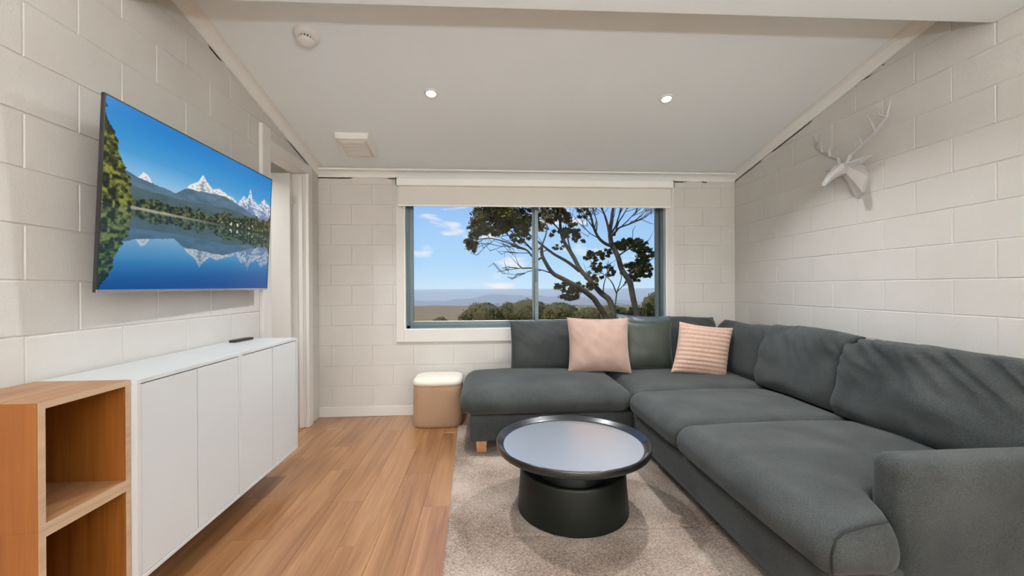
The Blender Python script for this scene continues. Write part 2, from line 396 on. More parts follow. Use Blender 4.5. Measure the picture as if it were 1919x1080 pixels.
# baseboards
def base_board(name, a, b_, label):
    o = struct(name, MB().box(a, b_), M['trim'], label, 'baseboard', bevel=.004); return o
base_board('baseboard_far', (LW+.001, D-.014, 0), (RW-.02, D-.0005, .098), 'white baseboard along the window wall')
base_board('baseboard_left', (LW+.0005, YB, 0), (LW+.014, 3.105, .098), 'white baseboard under the television wall')
base_board('baseboard_right', (RW-.014, YB, 0), (RW-.0005, D-.016, .098), 'white baseboard behind the long side of the sofa')

# ------------------------------------------------------------------ door in the left wall, with the lobby behind it
AP = .030                                     # architraves stand out this far
door = empty('door_1', (LW, (DY0+DY1)/2, 0), 'white door frame with a white door standing open beside the window wall', 'door'); door['kind'] = 'structure'
def arch(a, b_, nm='architrave'):
    return MB().box(a, b_).build(nm, M['trim'], door, bevel=.004)
arch((LW+.0005, 3.110, 0), (LW+AP, DY0, 2.485))
arch((LW+.0005, DY1, 0), (LW+AP, DY1+.085, 2.41))
MB().box((LW+.0005, DY1+.085, 0), (LW+.016, DY1+.115, 2.40)).build('architrave', M['trim'], door, bevel=.004)
arch((LW+.0005, DY0+.0005, DZ1), (LW+AP, DY1-.0005, DZ1+.075))
MB().box((LW-TL-.01, DY0-.018, 0), (LW, DY0-.0005, DZ1)).build('jamb', M['trim'], door)
MB().box((LW-TL-.01, DY1+.0005, 0), (LW, DY1+.018, DZ1)).build('jamb', M['trim'], door)
MB().box((LW-TL-.01, DY0, DZ1+.0005), (LW, DY1, DZ1+.018)).build('jamb', M['trim'], door)
MB().box((LW-.055, DY1-.012, 0), (LW-.02, DY1, DZ1-.012)).build('door_stop', M['trim'], door, bevel=.002)
leaf = MB().box((LW-TL-.66, DY1-.045, .008), (LW-TL-.004, DY1-.008, DZ1-.006)).build('door_leaf', M['trim'], door, bevel=.003)
for z in (.36, 2.08):
    h = MB(); h.tube([(LW-TL+.004, DY1-.030, z-.04), (LW-TL+.004, DY1-.030, z+.04)], [.006, .006], 10)
    h.box((LW-TL+.004, DY1-.002, z-.038), (LW-TL+.030, DY1+.0005, z+.038))
    h.build('hinge', M['plasticg'], door)
kn = MB().lathe([(.026, 0), (.026, .006), (.010, .008), (.010, .040)], (0, 0), 16).box((-.012, -.010, .034), (.115, .010, .048))
ko = link('handle', kn.me(), M['steel'], leaf); ko.matrix_local = Matrix.Translation((LW-TL-.60, DY1-.045, 1.0)) @ Matrix.Rotation(PI/2, 4, 'X')
lob = MB().box((LW-1.75, 2.55, -.3), (LW-1.65, 5.2, 2.9)).box((LW-1.7, 5.0, -.3), (LW-.0, 5.2, 2.9)).box((LW-1.7, 2.45, -.3), (LW-TL, 2.6, 2.9)).box((LW-1.7, 2.6, 2.62), (LW-TL, 5.0, 2.8)).box((LW-TL, D+T, -.3), (LW, 5.2, 2.9)).box((LW-1.7, D, -.3), (LW-TL, 5.1, 0))
struct('wall_lobby', lob, M['plain'], 'plain cream walls of the lobby seen through the open door', 'wall')

# ------------------------------------------------------------------ window
win = empty('window_1', ((WX0+WX1)/2, D, WZ0), 'wide two-pane window with grey aluminium frame and white surround', 'window'); win['kind'] = 'structure'
AW = .078
MB().box((WX0-AW, D-.018, WZ0-.118), (WX0, D-.001, 2.33)).build('surround', M['trim'], win, bevel=.003)
MB().box((WX1, D-.018, WZ0-.118), (WX1+AW, D-.001, 2.33)).build('surround', M['trim'], win, bevel=.003)
MB().box((WX0+.0005, D-.018, WZ0-.118), (WX1-.0005, D-.001, WZ0-.001)).build('apron', M['trim'], win, bevel=.003)
MB().box((WX0+.0005, D-.018, WZ1), (WX1-.0005, D-.001, 2.33)).build('surround', M['trim'], win, bevel=.003)
LT = .014; RD = .105
MB().box((WX0, D-.017, WZ0), (WX0+LT, D+RD, WZ1)).build('lining', M['sillwhite'], win)
MB().box((WX1-LT, D-.017, WZ0), (WX1, D+RD, WZ1)).build('lining', M['sillwhite'], win)
MB().box((WX0+LT, D-.017, WZ0), (WX1-LT, D+RD, WZ0+LT)).build('sill', M['sillwhite'], win)
MB().box((WX0+LT, D-.017, WZ1-LT), (WX1-LT, D+RD, WZ1)).build('lining', M['sillwhite'], win)
fx0, fx1, fz0, fz1 = WX0+LT, WX1-LT, WZ0+LT, WZ1-LT; FY0, FY1 = D+.045, D+.125
FW = .032
MB().box((fx0, FY0, fz0), (fx0+FW, FY1, fz1)).box((fx0, FY0, fz0), (fx1, FY1, fz0+.026)).box((fx1-FW, FY0, fz0), (fx1, FY1, fz1)).box((fx0, FY0, fz1-.03), (fx1, FY1, fz1)).build('window_frame', M['alu'], win)
xm = .530
def sash(x0, x1, y0, y1, nm):
    z0, z1 = fz0+.026, fz1-.03; s_ = .036
    so_ = MB().box((x0, y0, z0), (x0+s_, y1, z1)).box((x1-s_, y0, z0), (x1, y1, z1)).box((x0+s_, y0, z0), (x1-s_, y1, z0+.040)).box((x0+s_, y0, z1-.04), (x1-s_, y1, z1)).build(nm, M['alu2'], win)
    ym = (y0+y1)/2
    MB().box((x0+s_-.004, ym-.002, z0+.036), (x1-s_+.004, ym+.002, z1-.036)).build('pane', M['glass'], so_)
    MB().box((x0+s_, y0+.004, z0+.040), (x1-s_, y0+.012, z0+.046)).build('glazing_bead', M['tvsilver'], so_)
sash(fx0+FW, xm+.018, FY0+.008, FY0+.034, 'sash')
sash(xm-.040, fx1-FW, FY0+.040, FY0+.066, 'sash')
MB().box((xm-.012, FY0-.006, 1.33), (xm+.012, FY0+.008, 1.47)).build('latch', M['alu'], win, bevel=.003)

# roller blind
bl = empty('roller_blind', (.54, D-.07, 2.3), 'cream roller blind drawn up above the window with pale headbox', 'blind')
bx0, bx1, by = -.862, 1.922, D-.075
MB().box((bx0, by-.035, 2.275), (bx1, by+.03, 2.352)).build('headbox', M['blindbar'], bl, bevel=.012, seg=3)
MB().box((bx0+.015, by+.002, 2.092), (bx1-.02, by+.0045, 2.285)).build('fabric', M['blind'], bl)
MB().box((bx0+.015, by-.003, 2.078), (bx1-.02, by+.010, 2.094)).build('bottom_bar', M['blindbar'], bl, bevel=.003)
for xx in (bx0-.006, bx1+.001):
    MB().box((xx, by-.030, 2.285), (xx+.005, D-.019, 2.356)).build('bracket', M['dark'], bl)
MB().tube([(bx1-.004, by+.02, 2.29), (bx1-.004, by+.02, 1.4)], [.0015, .0015], 5).build('chain', M['plastic'], bl)

# ------------------------------------------------------------------ downlights
def downlight(x, y, z, slope, watts, label, grp, size=.045, col=LAMP_C):
    o = empty('downlight', (x, y, z), label, 'ceiling light', grp)
    rot = Matrix.Rotation(-math.atan(slope), 4, 'X')
    ring = MB().lathe([(.034, -.006), (.036, -.010), (.046, -.008), (.050, -.001), (.050, .002), (.034, .002)], (0, 0), 32, close=False)
    a = link('trim_ring', fix_normals(ring.me(True)), M['plastic'], o); a.matrix_parent_inverse = Matrix(); a.matrix_local = rot
    ln = MB().lathe([(.035, -.004), (.035, .001)], (0, 0), 32)
    c_ = link('lens', ln.me(), M['lens'], o); c_.matrix_parent_inverse = Matrix(); c_.matrix_local = rot
    ld = bpy.data.lights.new('downlight_glow', 'AREA'); ld.shape = 'DISK'; ld.size = size*2; ld.energy = watts; ld.color = col; ld.spread = math.radians(128)
    lo = bpy.data.objects.new('downlight_glow', ld); COL.objects.link(lo); lo.parent = o; lo.matrix_local = rot @ Matrix.Translation((0, 0, -.014))
    return o
downlight(-.386, 3.029, zceil(3.029), SLOPE, LAMP_W, 'small round lit downlight in the sloping ceiling nearer the television', 'ceiling downlights')
downlight(1.371, 3.023, zceil(3.023), SLOPE, LAMP_W, 'small round lit downlight in the sloping ceiling nearer the deer head', 'ceiling downlights')
for (x, y, nm) in ((-.9, .7, 'nearer the television wall'), (1.7, .7, 'nearer the deer head wall')):  # fill downlights added out of view
    downlight(x, y, 2.93, 0, BACK_W, f'added fill downlight in the flat ceiling behind the viewer, {nm}', 'added fill downlights behind the beam')
def fill_uplighter(x, y, h, label):  # invented lamp, out of view, added to brighten the sloping ceiling
    o = empty('fill_uplight', (x, y, 0), label, 'added fill lamp', None)
    MB().lathe([(.14, .0005), (.14, .012), (.03, .022)], (x, y), 32).build('base', M['black'], o)
    MB().tube([(x, y, .02), (x, y, h-.10)], [.011, .011], 12).build('pole', M['black'], o, smooth=True)
    bw = MB().lathe([(.012, h-.10), (.07, h-.085), (.13, h-.045), (.16, h+.01), (.157, h+.01), (.127, h-.040), (.06, h-.072), (.001, h-.08)], (x, y), 32, close=False)
    fix_normals(bw.build('bowl_shade', M['plastic'], o, smooth=True).data)
    ld = bpy.data.lights.new('uplight_fill', 'AREA'); ld.shape = 'DISK'; ld.size = .22; ld.energy = UP_W; ld.color = (.90, .98, 1.06)
    lo = bpy.data.objects.new('uplight_fill', ld); COL.objects.link(lo); lo.parent = o; lo.matrix_local = Matrix.Translation((0, 0, h-.012)) @ Matrix.Rotation(PI, 4, 'X')
fill_uplighter(.55, -.45, 1.62, 'fill lamp added on a stand behind the viewer')
def fill_spot(x, label):  # spots added out of view so the back wall throws fill forward
    o = empty('fill_spotlight', (x, -1.9, 2.75), label, 'spotlight', 'fill spotlights added to wash the wall behind the viewer')
    rot = Matrix.Rotation(math.radians(-62), 4, 'X')
    can = MB().lathe([(.048, .10), (.052, .09), (.052, -.08), (.046, -.08), (.046, .02), (.001, .02)], (0, 0), 24, close=False)
    a = link('can', fix_normals(can.me(True)), M['black'], o); a.matrix_parent_inverse = Matrix(); a.matrix_local = rot
    MB().tube([(x, -1.9, 2.80), (x, -1.9, 2.929)], [.012, .012], 8).build('stem', M['black'], o)
    ld = bpy.data.lights.new('spot_fill', 'AREA'); ld.shape = 'DISK'; ld.size = .09; ld.energy = SPOT_W; ld.color = LAMP_C
    lo = bpy.data.objects.new('spot_fill', ld); COL.objects.link(lo); lo.parent = o; lo.matrix_local = rot @ Matrix.Translation((0, 0, -.085))
for x, nm in ((-.9, 'nearest the television wall'), (.5, 'middle one of three'), (1.9, 'nearest the deer head wall')):
    fill_spot(x, f'added black fill spotlight aimed at the wall behind the viewer, {nm}')
downlight(LW-.8, 3.4, 2.62, 0, 15, 'fill downlight added in the lobby beyond the open door', 'added lobby fill light')  # lamp added unseen to brighten the lobby

# ------------------------------------------------------------------ soft shapes
def box_grid(nx, ny, nz):
    """surface of a cube as welded quads, denser towards the edges"""
    def ts(n): return [math.sin(PI/2*(2*i/n-1)) for i in range(n+1)]
    X, Y, Z = ts(nx), ts(ny), ts(nz); idx = {}; vs = []; fs = []
    def vid(i, j, k_):
        if (i, j, k_) not in idx: idx[(i, j, k_)] = len(vs); vs.append((X[i], Y[j], Z[k_]))
        return idx[(i, j, k_)]
    for i in range(nx):
        for j in range(ny):
            fs.append((vid(i,j,nz), vid(i+1,j,nz), vid(i+1,j+1,nz), vid(i,j+1,nz))); fs.append((vid(i,j+1,0), vid(i+1,j+1,0), vid(i+1,j,0), vid(i,j,0)))
    for i in range(nx):
        for k_ in range(nz):
            fs.append((vid(i,0,k_), vid(i+1,0,k_), vid(i+1,0,k_+1), vid(i,0,k_+1))); fs.append((vid(i,ny,k_+1), vid(i+1,ny,k_+1), vid(i+1,ny,k_), vid(i,ny,k_)))
    for j in range(ny):
        for k_ in range(nz):
            fs.append((vid(0,j,k_+1), vid(0,j+1,k_+1), vid(0,j+1,k_), vid(0,j,k_))); fs.append((vid(nx,j,k_), vid(nx,j+1,k_), vid(nx,j+1,k_+1), vid(nx,j,k_+1)))
    return vs, fs

def soft_box(lo, hi, r, crown=0, bulge=0, n=(28, 28, 12), warp=None, rough=0, seed=0):
    """rounded cushion block between two corners, top crowned, sides bulging"""
    vs, fs = box_grid(*n); lo, hi = Vector(lo), Vector(hi); c = (lo+hi)/2; h = (hi-lo)/2; out = []
    rr = (r, r, r) if not isinstance(r, tuple) else r
    for v in vs:
        q = [v[i]*h[i] for i in range(3)]; cl_ = [max(-(h[i]-rr[i]), min(h[i]-rr[i], q[i])) for i in range(3)]
        d = Vector([(q[i]-cl_[i])/rr[i] for i in range(3)])
        if d.length > 1e-9: d.normalize()
        p = Vector([cl_[i]+d[i]*rr[i] for i in range(3)]); a, b_, e_ = p.x/h.x, p.y/h.y, p.z/h.z
        fx, fy, fz = 1-a*a, 1-b_*b_, 1-e_*e_
        if p.z > 0: p.z += crown*(max(fx, 0)**.6)*(max(fy, 0)**.6)*max(e_, 0)
        p.x += bulge*a*max(fz, 0)*max(fy, 0)**.3; p.y += bulge*b_*max(fz, 0)*max(fx, 0)**.3
        w_ = p+c
        if rough: w_ += Vector((0, 0, 1))*rough*mnoise.noise(Vector((w_.x*3.1+seed, w_.y*3.1, w_.z*3.1)))
        if warp: w_ = warp(w_)
        out.append(w_)
    return mesh(out, fs, True)

def pillow(wd, ht, th, n=40, p=3.0, q=.5, pinch=.05, fold=None, back=.8):
    """two-sided cushion, local x width, y height, z thickness"""
    S = [math.sin(PI/2*(2*i/n-1)) for i in range(n+1)]; vs = []; fs = []; idf = {}; idb = {}
    for j, v in enumerate(S):
        for i, u in enumerate(S):
            px = wd/2*u*(1-pinch*(1-v*v)*abs(u)**3 + pinch*.0); py = ht/2*v*(1-pinch*(1-u*u)*abs(v)**3)
            t_ = th/2*(max(0, 1-abs(u)**p)*max(0, 1-abs(v)**p))**q
            edge = i in (0, n) or j in (0, n)
            zf = t_; zb = -t_*back
            if fold and not edge:
                dz = fold(u, v); k_ = min(1, t_/(th*.12)); zf += dz*k_
            idf[(i, j)] = len(vs); vs.append((px, py, zf))
            if edge: idb[(i, j)] = idf[(i, j)]
            else: idb[(i, j)] = len(vs); vs.append((px, py, zb))
    for j in range(n):
        for i in range(n):
            fs.append((idf[i,j], idf[i+1,j], idf[i+1,j+1], idf[i,j+1])); fs.append((idb[i,j+1], idb[i+1,j+1], idb[i+1,j], idb[i,j]))
    return vs, fs

def frame_mat(c, right, up):
    right = Vector(right).normalized(); up = Vector(up); up = (up-right*up.dot(right)).normalized(); nn = right.cross(up)
    return Matrix(((right.x, up.x, nn.x, c[0]), (right.y, up.y, nn.y, c[1]), (right.z, up.z, nn.z, c[2]), (0, 0, 0, 1)))

def pillow_mesh(mw, *a, bend=None, **k_):
    vs, fs = pillow(*a, **k_); out = []
    for v in vs:
        v = Vector(v)
        if bend: v = bend(v)
        out.append(mw @ v)
    return mesh(out, fs, True)

def pillow_edge(mw, wd, ht, pinch, rad, bend=None, n=40):
    S = [math.sin(PI/2*(2*i/n-1)) for i in range(n+1)]
    loop = [(u, -1) for u in S]+[(1, v) for v in S[1:]]+[(u, 1) for u in reversed(S[:-1])]+[(-1, v) for v in reversed(S[:-1])]
    pts = []
    for u, v in loop:
        q = Vector((wd/2*u*(1-pinch*(1-v*v)*abs(u)**3), ht/2*v*(1-pinch*(1-u*u)*abs(v)**3), 0))
        if bend: q = bend(q)
        pts.append(mw @ q)
    return MB().tube(pts, [rad]*len(pts), 6, cap=False)

def creases(seed, amp, along=1.0, top=True, ang=0.9):
    """gathers running down from the upper edge of a loosely filled cushion"""
    def fn(u, v):
        s_ = u*math.cos(ang)+v*math.sin(ang)*.6; d_ = -u*math.sin(ang)+v*math.cos(ang)
        a = 1-abs(mnoise.noise(Vector((s_*4.2*along+seed, d_*.9, seed))))*2.2
        b_ = 1-abs(mnoise.noise(Vector((s_*8.0*along+seed*2, d_*1.2+3, 1.7))))*2.2
        wgt = max(0, min(1, (v+.15)*1.0)) if top else 1
        return amp*(max(a, -.3)*.8+max(b_, -.3)*.45-.5)*wgt + amp*.6*mnoise.noise(Vector((u*2+seed, v*2, 4)))
    return fn

# ------------------------------------------------------------------ corner sofa
RUG_T = .014
sofa = empty('corner_sofa', (1.2, 3.6, 0), 'large grey fabric corner sofa with loose back cushions', 'sofa')
SF = M['sofa']
soft = lambda nm, lo, hi, r, **k_: link(nm, soft_box(lo, hi, r, **k_), SF, sofa)
soft('base', (-.125, 3.135, .098), (2.55, 4.10, .300), .022, n=(24, 16, 10))
soft('base', (1.135, 1.315, .098), (2.55, 3.134, .300), .022, n=(16, 24, 10))
soft('back_frame', (.27, 3.965, .28), (2.55, 4.10, .76), .04, n=(24, 10, 14))
soft('back_frame', (2.42, 1.45, .28), (2.555, 3.964, .76), .04, n=(10, 24, 14))
def seat_seam(pts, parent): MB().tube(pts, [.0035]*len(pts), 6).build('seam', M['seam'], parent, smooth=True)
# seat cushions
c1 = soft('seat_cushion', (-.185, 3.085, .302), (1.128, 3.985, .482), (.095, .085, .088), crown=.055, bulge=.02, n=(44, 36, 16), rough=.004)
c2 = soft('seat_cushion', (1.135, 3.075, .302), (2.30, 3.96, .480), (.08, .08, .085), crown=.04, bulge=.0, n=(36, 30, 14), rough=.004, seed=3)
c3 = soft('seat_cushion', (1.085, 2.312, .302), (2.20, 3.068, .480), (.085, .06, .085), crown=.035, bulge=.015, n=(40, 30, 16), rough=.005, seed=5)
def tee(p):
    s_ = max(0, min(1, (p.x-1.33)/.12)); s_ = s_*s_*(3-2*s_); y0 = 1.262+(1.452-1.262)*s_
    t_ = (p.y-1.262)/(2.303-1.262); q = Vector(p)
    q.y = y0+t_*(2.303-y0); return q
c4 = soft('seat_cushion', (1.085, 1.262, .302), (2.20, 2.303, .480), (.085, .05, .085), crown=.042, bulge=.015, n=(56, 44, 18), warp=tee, rough=.006, seed=8)
# boxed end of the nearest cushion: welt outlining the end panel
seat_seam([(1.118, 1.262, .335), (1.112, 1.258, .40), (1.130, 1.262, .448), (1.165, 1.268, .468), (1.25, 1.272, .483), (1.33, 1.282, .486)], c4)
# arm at the near end
arm = soft('arm', (1.415, 1.300, .098), (2.55, 1.446, .668), .050, n=(30, 16, 24), bulge=.006)
# legs
for lx, ly in ((-.035, 3.19), (-.035, 4.03), (1.20, 1.40), (2.48, 1.40), (2.48, 4.03), (1.20, 3.10)):
    zf = RUG_T if ly < 3.75 and lx < 1.7 else 0.0005
    lv = [(lx-.036, ly-.036, zf), (lx+.036, ly-.036, zf), (lx+.036, ly+.036, zf), (lx-.036, ly+.036, zf)]
    lt = [(lx-.041, ly-.041, .0985), (lx+.041, ly-.041, .0985), (lx+.041, ly+.041, .0985), (lx-.041, ly+.041, .0985)]
    MB().prism(None, lv, lt).build('leg', M['leg'], sofa, bevel=.004)
# back cushions
def back_cushion(c, right, up, wd, ht, th, seed, amp=.010, slump=0, ang=.9, p=4.0, q=.42, along=1.0):
    mw = frame_mat(c, right, up)
    def bend(v):
        s_ = v.y/(ht/2)
        v = Vector((v.x, v.y, v.z-.03*max(0, s_)**2)); v.y += slump*math.cos(v.x/wd*PI)*max(0, s_)+.008*mnoise.noise(Vector((v.x*4+seed, s_, seed)))*max(0, s_)
        return v
    o = link('back_cushion', pillow_mesh(mw, wd, ht, th, n=64, p=p, q=q, pinch=.02, fold=creases(seed, amp, along, ang=ang), bend=bend), SF, sofa)
    return o
FX = (1, 0, 0); RX = (0, -1, 0)
back_cushion((.70, 3.885, .715), FX, (0, .13, 1), .93, .47, .23, 1.0, .014)
back_cushion((1.76, 3.875, .725), FX, (0, .16, 1), .98, .50, .24, 2.0, .016, slump=.015)
back_cushion((2.30, 3.50, .71), RX, (.24, 0, 1), .90, .49, .24, 3.5, .014)
back_cushion((2.245, 2.79, .72), RX, (.26, 0, 1), .80, .50, .25, 4.5, .032, slump=.02, ang=.7, along=1.2)
back_cushion((2.250, 1.965, .705), RX, (.26, 0, 1), .98, .50, .27, 6.2, .048, slump=.015, ang=.85, along=1.4)

# ------------------------------------------------------------------ throw cushions
def throw(name, label, c, right, up, wd, ht, th, m, grp='throw cushions on the sofa', edge=None, fold=None, n=40, p=2.6, q=.55, pinch=.07, shear=0):
    bend = (lambda v: Vector((v.x+shear*v.y, v.y, v.z))) if shear else None
    mw = frame_mat(c, right, up)
    o = empty(name, c, label, 'cushion', grp)
    link('cover', pillow_mesh(mw, wd, ht, th, n=n, p=p, q=q, pinch=pinch, fold=fold, bend=bend), m, o)
    if edge: pillow_edge(mw, wd, ht, pinch, edge, bend).build('piping', m, o, smooth=True)
    return o
throw('throw_cushion', 'plain pink velvet cushion leaning at the middle of the sofa', (1.015, 3.645, .752), (1, -.07, -.012), (.0, .24, 1), .555, .49, .20, M['pink'], edge=.004, fold=creases(9, .006, .7, False))
throw('throw_cushion', 'dark green satin cushion beside the pink velvet one', (1.500, 3.745, .735), (1, -.06, -.01), (.02, .13, 1), .48, .46, .15, M['satin'], edge=.004, fold=creases(11, .004, .7, False))
throw('throw_cushion', 'dark teal satin cushion tucked behind the green one', (1.50, 3.825, .770), (1, -.05, -.05), (.03, .20, 1), .52, .47, .12, M['teal'], edge=.004, fold=creases(14, .010, 1.2, False))
# ribbed cushion: the ribs are modelled
def ribs(u, v): return .0075*abs(math.sin((v+1)*PI*6.0))-.003
throw('throw_cushion', 'pink ribbed fleece cushion tilted in the corner of the sofa', (1.900, 3.50, .715), (.985, -.10, -.12), (.14, .22, 1), .475, .455, .17, M['rib'], fold=ribs, n=96, shear=.13)

# ------------------------------------------------------------------ rug
def rug():
    nx, ny = 250, 330; x0, x1, y0, y1 = 0, 2.0, 0, 2.75
    X, Y = np.meshgrid(np.linspace(x0, x1, nx), np.linspace(y0, y1, ny))
    Z = RUG_T-.003+rng.random(X.shape)*.0045
    for ly, xa, xb in ((1.02, 0.2, 2), (2.0, 0.0, 1.2)):                       # sheared lines between the fields of the pattern
        mk = (np.abs(Y-ly-.01*np.sin(X*9)) < .012) & (X > xa) & (X < xb); Z[mk] -= .006
    for lx, ya, yb in ((.62, .2, 1.02), (1.3, 1.02, 2.75)):
        mk = (np.abs(X-lx-.008*np.sin(Y*11)) < .010) & (Y > ya) & (Y < yb); Z[mk] -= .005
    ed = (X < .006) | (X > x1-.006) | (Y < .006) | (Y > y1-.006); Z[ed] = .001
    X = X+(rng.random(X.shape)-.5)*.004
    vs = np.stack([X.ravel(), Y.ravel(), Z.ravel()], 1)
    i, j = np.meshgrid(np.arange(nx-1), np.arange(ny-1)); a = (j*nx+i).ravel(); fs = np.stack([a, a+1, a+1+nx, a+nx], 1)
    me = bpy.data.meshes.new('rug'); me.from_pydata(vs.tolist(), [], fs.tolist()); me.update()
    me.polygons.foreach_set('use_smooth', [True]*len(me.polygons))
    o = link('area_rug', me, M['rug']); o.location = (-.172, 1.05, 0); o.rotation_euler.z = .0301
    return tag(o, 'mottled beige and brown pile rug under the coffee table', 'rug')
rug()

# ------------------------------------------------------------------ coffee table
TX, TY, TZ0 = .494, 2.341, RUG_T
tb = empty('coffee_table', (TX, TY, TZ0), 'round black coffee table with tray top on drum base', 'table')
cc = (TX, TY)
MB().lathe([(.395, .352), (.418, .356), (.432, .364), (.4355, .372), (.4355, .395), (.433, .4015), (.4295, .4025), (.4255, .400), (.408, .380), (.400, .3755), (.394, .3743)], cc, 96, close=False).build('tray_top', M['tray'], tb, smooth=True)
MB().lathe([(.3945, .3744), (.001, .3744)], cc, 96, close=False).build('tray_floor', M['trayglare'], tb)
MB().lathe([(.001, .352), (.395, .352)], cc, 96, close=False).build('tray_underside', M['table'], tb)
base = MB().lathe([(.308, TZ0), (.314, TZ0+.004), (.314, TZ0+.012), (.298, .232), (.295, .243), (.287, .250), (.276, .249), (.262, .238), (.235, .215), (.19, .205), (.001, .205)], cc, 96, close=False)
bo = base.build('drum_base', M['table'], tb, smooth=True)
MB().lathe([(.19, .204), (.165, .24), (.165, .31), (.20, .3515)], cc, 64, close=False).build('neck', M['neck'], tb, smooth=True)
for o in tb.children: fix_normals(o.data)

# ------------------------------------------------------------------ ottoman
ot = empty('ottoman', (-.445, 3.945, 0), 'beige upholstered cube stool beside the sofa end', 'stool')
def superell(a, b_, z, n=64, ex=4.2):
    r_ = []
    for j in range(n):
        th = 2*PI*j/n; c_, s_ = math.cos(th), math.sin(th)
        r_.append((-.445+a*math.copysign(abs(c_)**(2/ex), c_), 3.945+b_*math.copysign(abs(s_)**(2/ex), s_), z))
    return r_
def stack(rings):
    n = len(rings[0]); mb = MB(); vs = [p for r_ in rings for p in r_]; fs = []
    for i in range(len(rings)-1): fs += [(i*n+j, i*n+(j+1)%n, (i+1)*n+(j+1)%n, (i+1)*n+j) for j in range(n)]
    fs.append(tuple(range(n-1, -1, -1))); fs.append(tuple((len(rings)-1)*n+j for j in range(n)))
    return mb.add(vs, fs)
A, B = .226, .190
o = stack([superell(A*s_, B*s_, z) for s_, z in ((.90, .0005), (.955, .006), (.985, .03), (1.0, .10), (1.005, .22), (.998, .33), (.985, .372), (.97, .380))]).build('body', M['boucle'], ot, smooth=True); auto_smooth(o, 50)
o = stack([superell(A*s_, B*s_, z) for s_, z in ((.96, .3805), (.99, .388), (1.0, .402), (.985, .422), (.94, .436), (.84, .444), (.60, .449), (.25, .451))]).build('seat_pad', M['boucletop'], ot, smooth=True); auto_smooth(o, 60)
pts = superell(A*.975, B*.975, .380); MB().tube(pts+[pts[0]], [.004]*(len(pts)+1), 6, cap=False).build('piping', M['boucle'], ot, smooth=True)

# ------------------------------------------------------------------ wall-hung cabinets
CX, CT, CBZ = -1.280, .938, .186               # front plane, top, bottom
CY = (1.600, 2.243, 2.895)
for i, lab in enumerate(('white two-door wall cabinet nearest the wooden cubes', 'white two-door wall cabinet under the remote control')):
    y0, y1 = CY[i]+.0008, CY[i+1]-.0008; th = .016; xb = LW+.0145
    c = empty('wall_cabinet', (xb, (y0+y1)/2, CBZ), lab, 'cabinet', 'white wall-hung cabinets')
    MB().box((xb, y0, CT-th), (CX, y1, CT)).build('top_panel', M['white'], c, bevel=.0012)
    MB().box((xb, y0, CBZ), (CX, y1, CBZ+th)).build('bottom_panel', M['white'], c, bevel=.0012)
    MB().box((xb, y0, CBZ+th), (CX, y0+th, CT-th)).build('side_panel', M['white'], c)
    MB().box((xb, y1-th, CBZ+th), (CX, y1, CT-th)).build('side_panel', M['white'], c)
    MB().box((xb, y0+th, CBZ+th), (xb+.01, y1-th, CT-th)).build('back_panel', M['gap'], c)
    ym = (y0+y1)/2; g_ = .0042
    for a, b_ in ((y0+th+g_*.8, ym-g_*.7), (ym+g_*.7, y1-th-g_*.8)):
        MB().box((CX-.020, a, CBZ+th+g_*.6), (CX-.002, b_, CT-th-g_)).build('door', M['white'], c, bevel=.001)
    MB().box((CX-.045, ym-.03, CBZ+th), (CX-.024, ym+.03, CT-th)).build('divider', M['gap'], c)

# open wooden cubes at the near end
WXF, WY0, WY1, WTOP, WBOT, WMID = -1.302, 1.286, 1.5985, .940, .178, .560
for (z0, z1, lab) in ((WMID+.0004, WTOP, 'upper open oak cube shelf beside the white cabinets'), (WBOT, WMID-.0004, 'lower open oak cube shelf beside the white cabinets')):
    th = .020; xb = LW+.0145
    c = empty('cube_shelf', (xb, (WY0+WY1)/2, z0), lab, 'shelf', 'open oak cube shelves')
    ed = .0012
    def mitred(nm, m_, pts):
        fix_normals(MB().prism(None, [(xb, y, z) for y, z in pts], [(WXF-ed, y, z) for y, z in pts]).build(nm, m_, c).data)
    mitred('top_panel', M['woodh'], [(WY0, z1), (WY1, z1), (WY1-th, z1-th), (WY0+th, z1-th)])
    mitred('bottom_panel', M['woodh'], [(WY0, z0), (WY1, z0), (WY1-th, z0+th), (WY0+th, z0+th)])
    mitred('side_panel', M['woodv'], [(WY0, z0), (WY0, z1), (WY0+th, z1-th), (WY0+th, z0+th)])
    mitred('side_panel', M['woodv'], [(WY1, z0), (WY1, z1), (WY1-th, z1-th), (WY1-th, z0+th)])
    MB().box((xb, WY0+th, z0+th), (xb+.008, WY1-th, z1-th)).build('back_panel', M['woodv'], c)
    e_ = MB()
    e_.box((WXF-ed, WY0, z1-th), (WXF, WY1, z1)).box((WXF-ed, WY0, z0), (WXF, WY1, z0+th)).box((WXF-ed, WY0, z0+th), (WXF, WY0+th, z1-th)).box((WXF-ed, WY1-th, z0+th), (WXF, WY1, z1-th))
    e_.build('edge_band', M['woodedge'], c)

# remote control on the far cabinet
rm = empty('remote_control', (-1.578, 2.745, CT), 'slim black remote control lying on the white cabinet', 'remote control')
mwr = Matrix.Translation((-1.560, 2.745, CT+.0005)) @ Matrix.Rotation(-.10, 4, 'Z')
def rbox(a, b_, nm, m_, bev):
    o = MB().box(a, b_).build(nm, m_, rm, bevel=bev); o.data.transform(mwr); return o
rb_ = rbox((-.021, -.088, 0), (.021, .088, .015), 'case', M['black'], .005)
for iy in range(6):
    for ix in range(3):
        rbox((-.015+ix*.0115, -.060+iy*.022, .0148), (-.0075+ix*.0115, -.050+iy*.022, .0168), 'button', M['button'], .001)
rbox((-.0045, .072, .0148), (.0045, .081, .0168), 'power_button', M['rbtn'], .001)

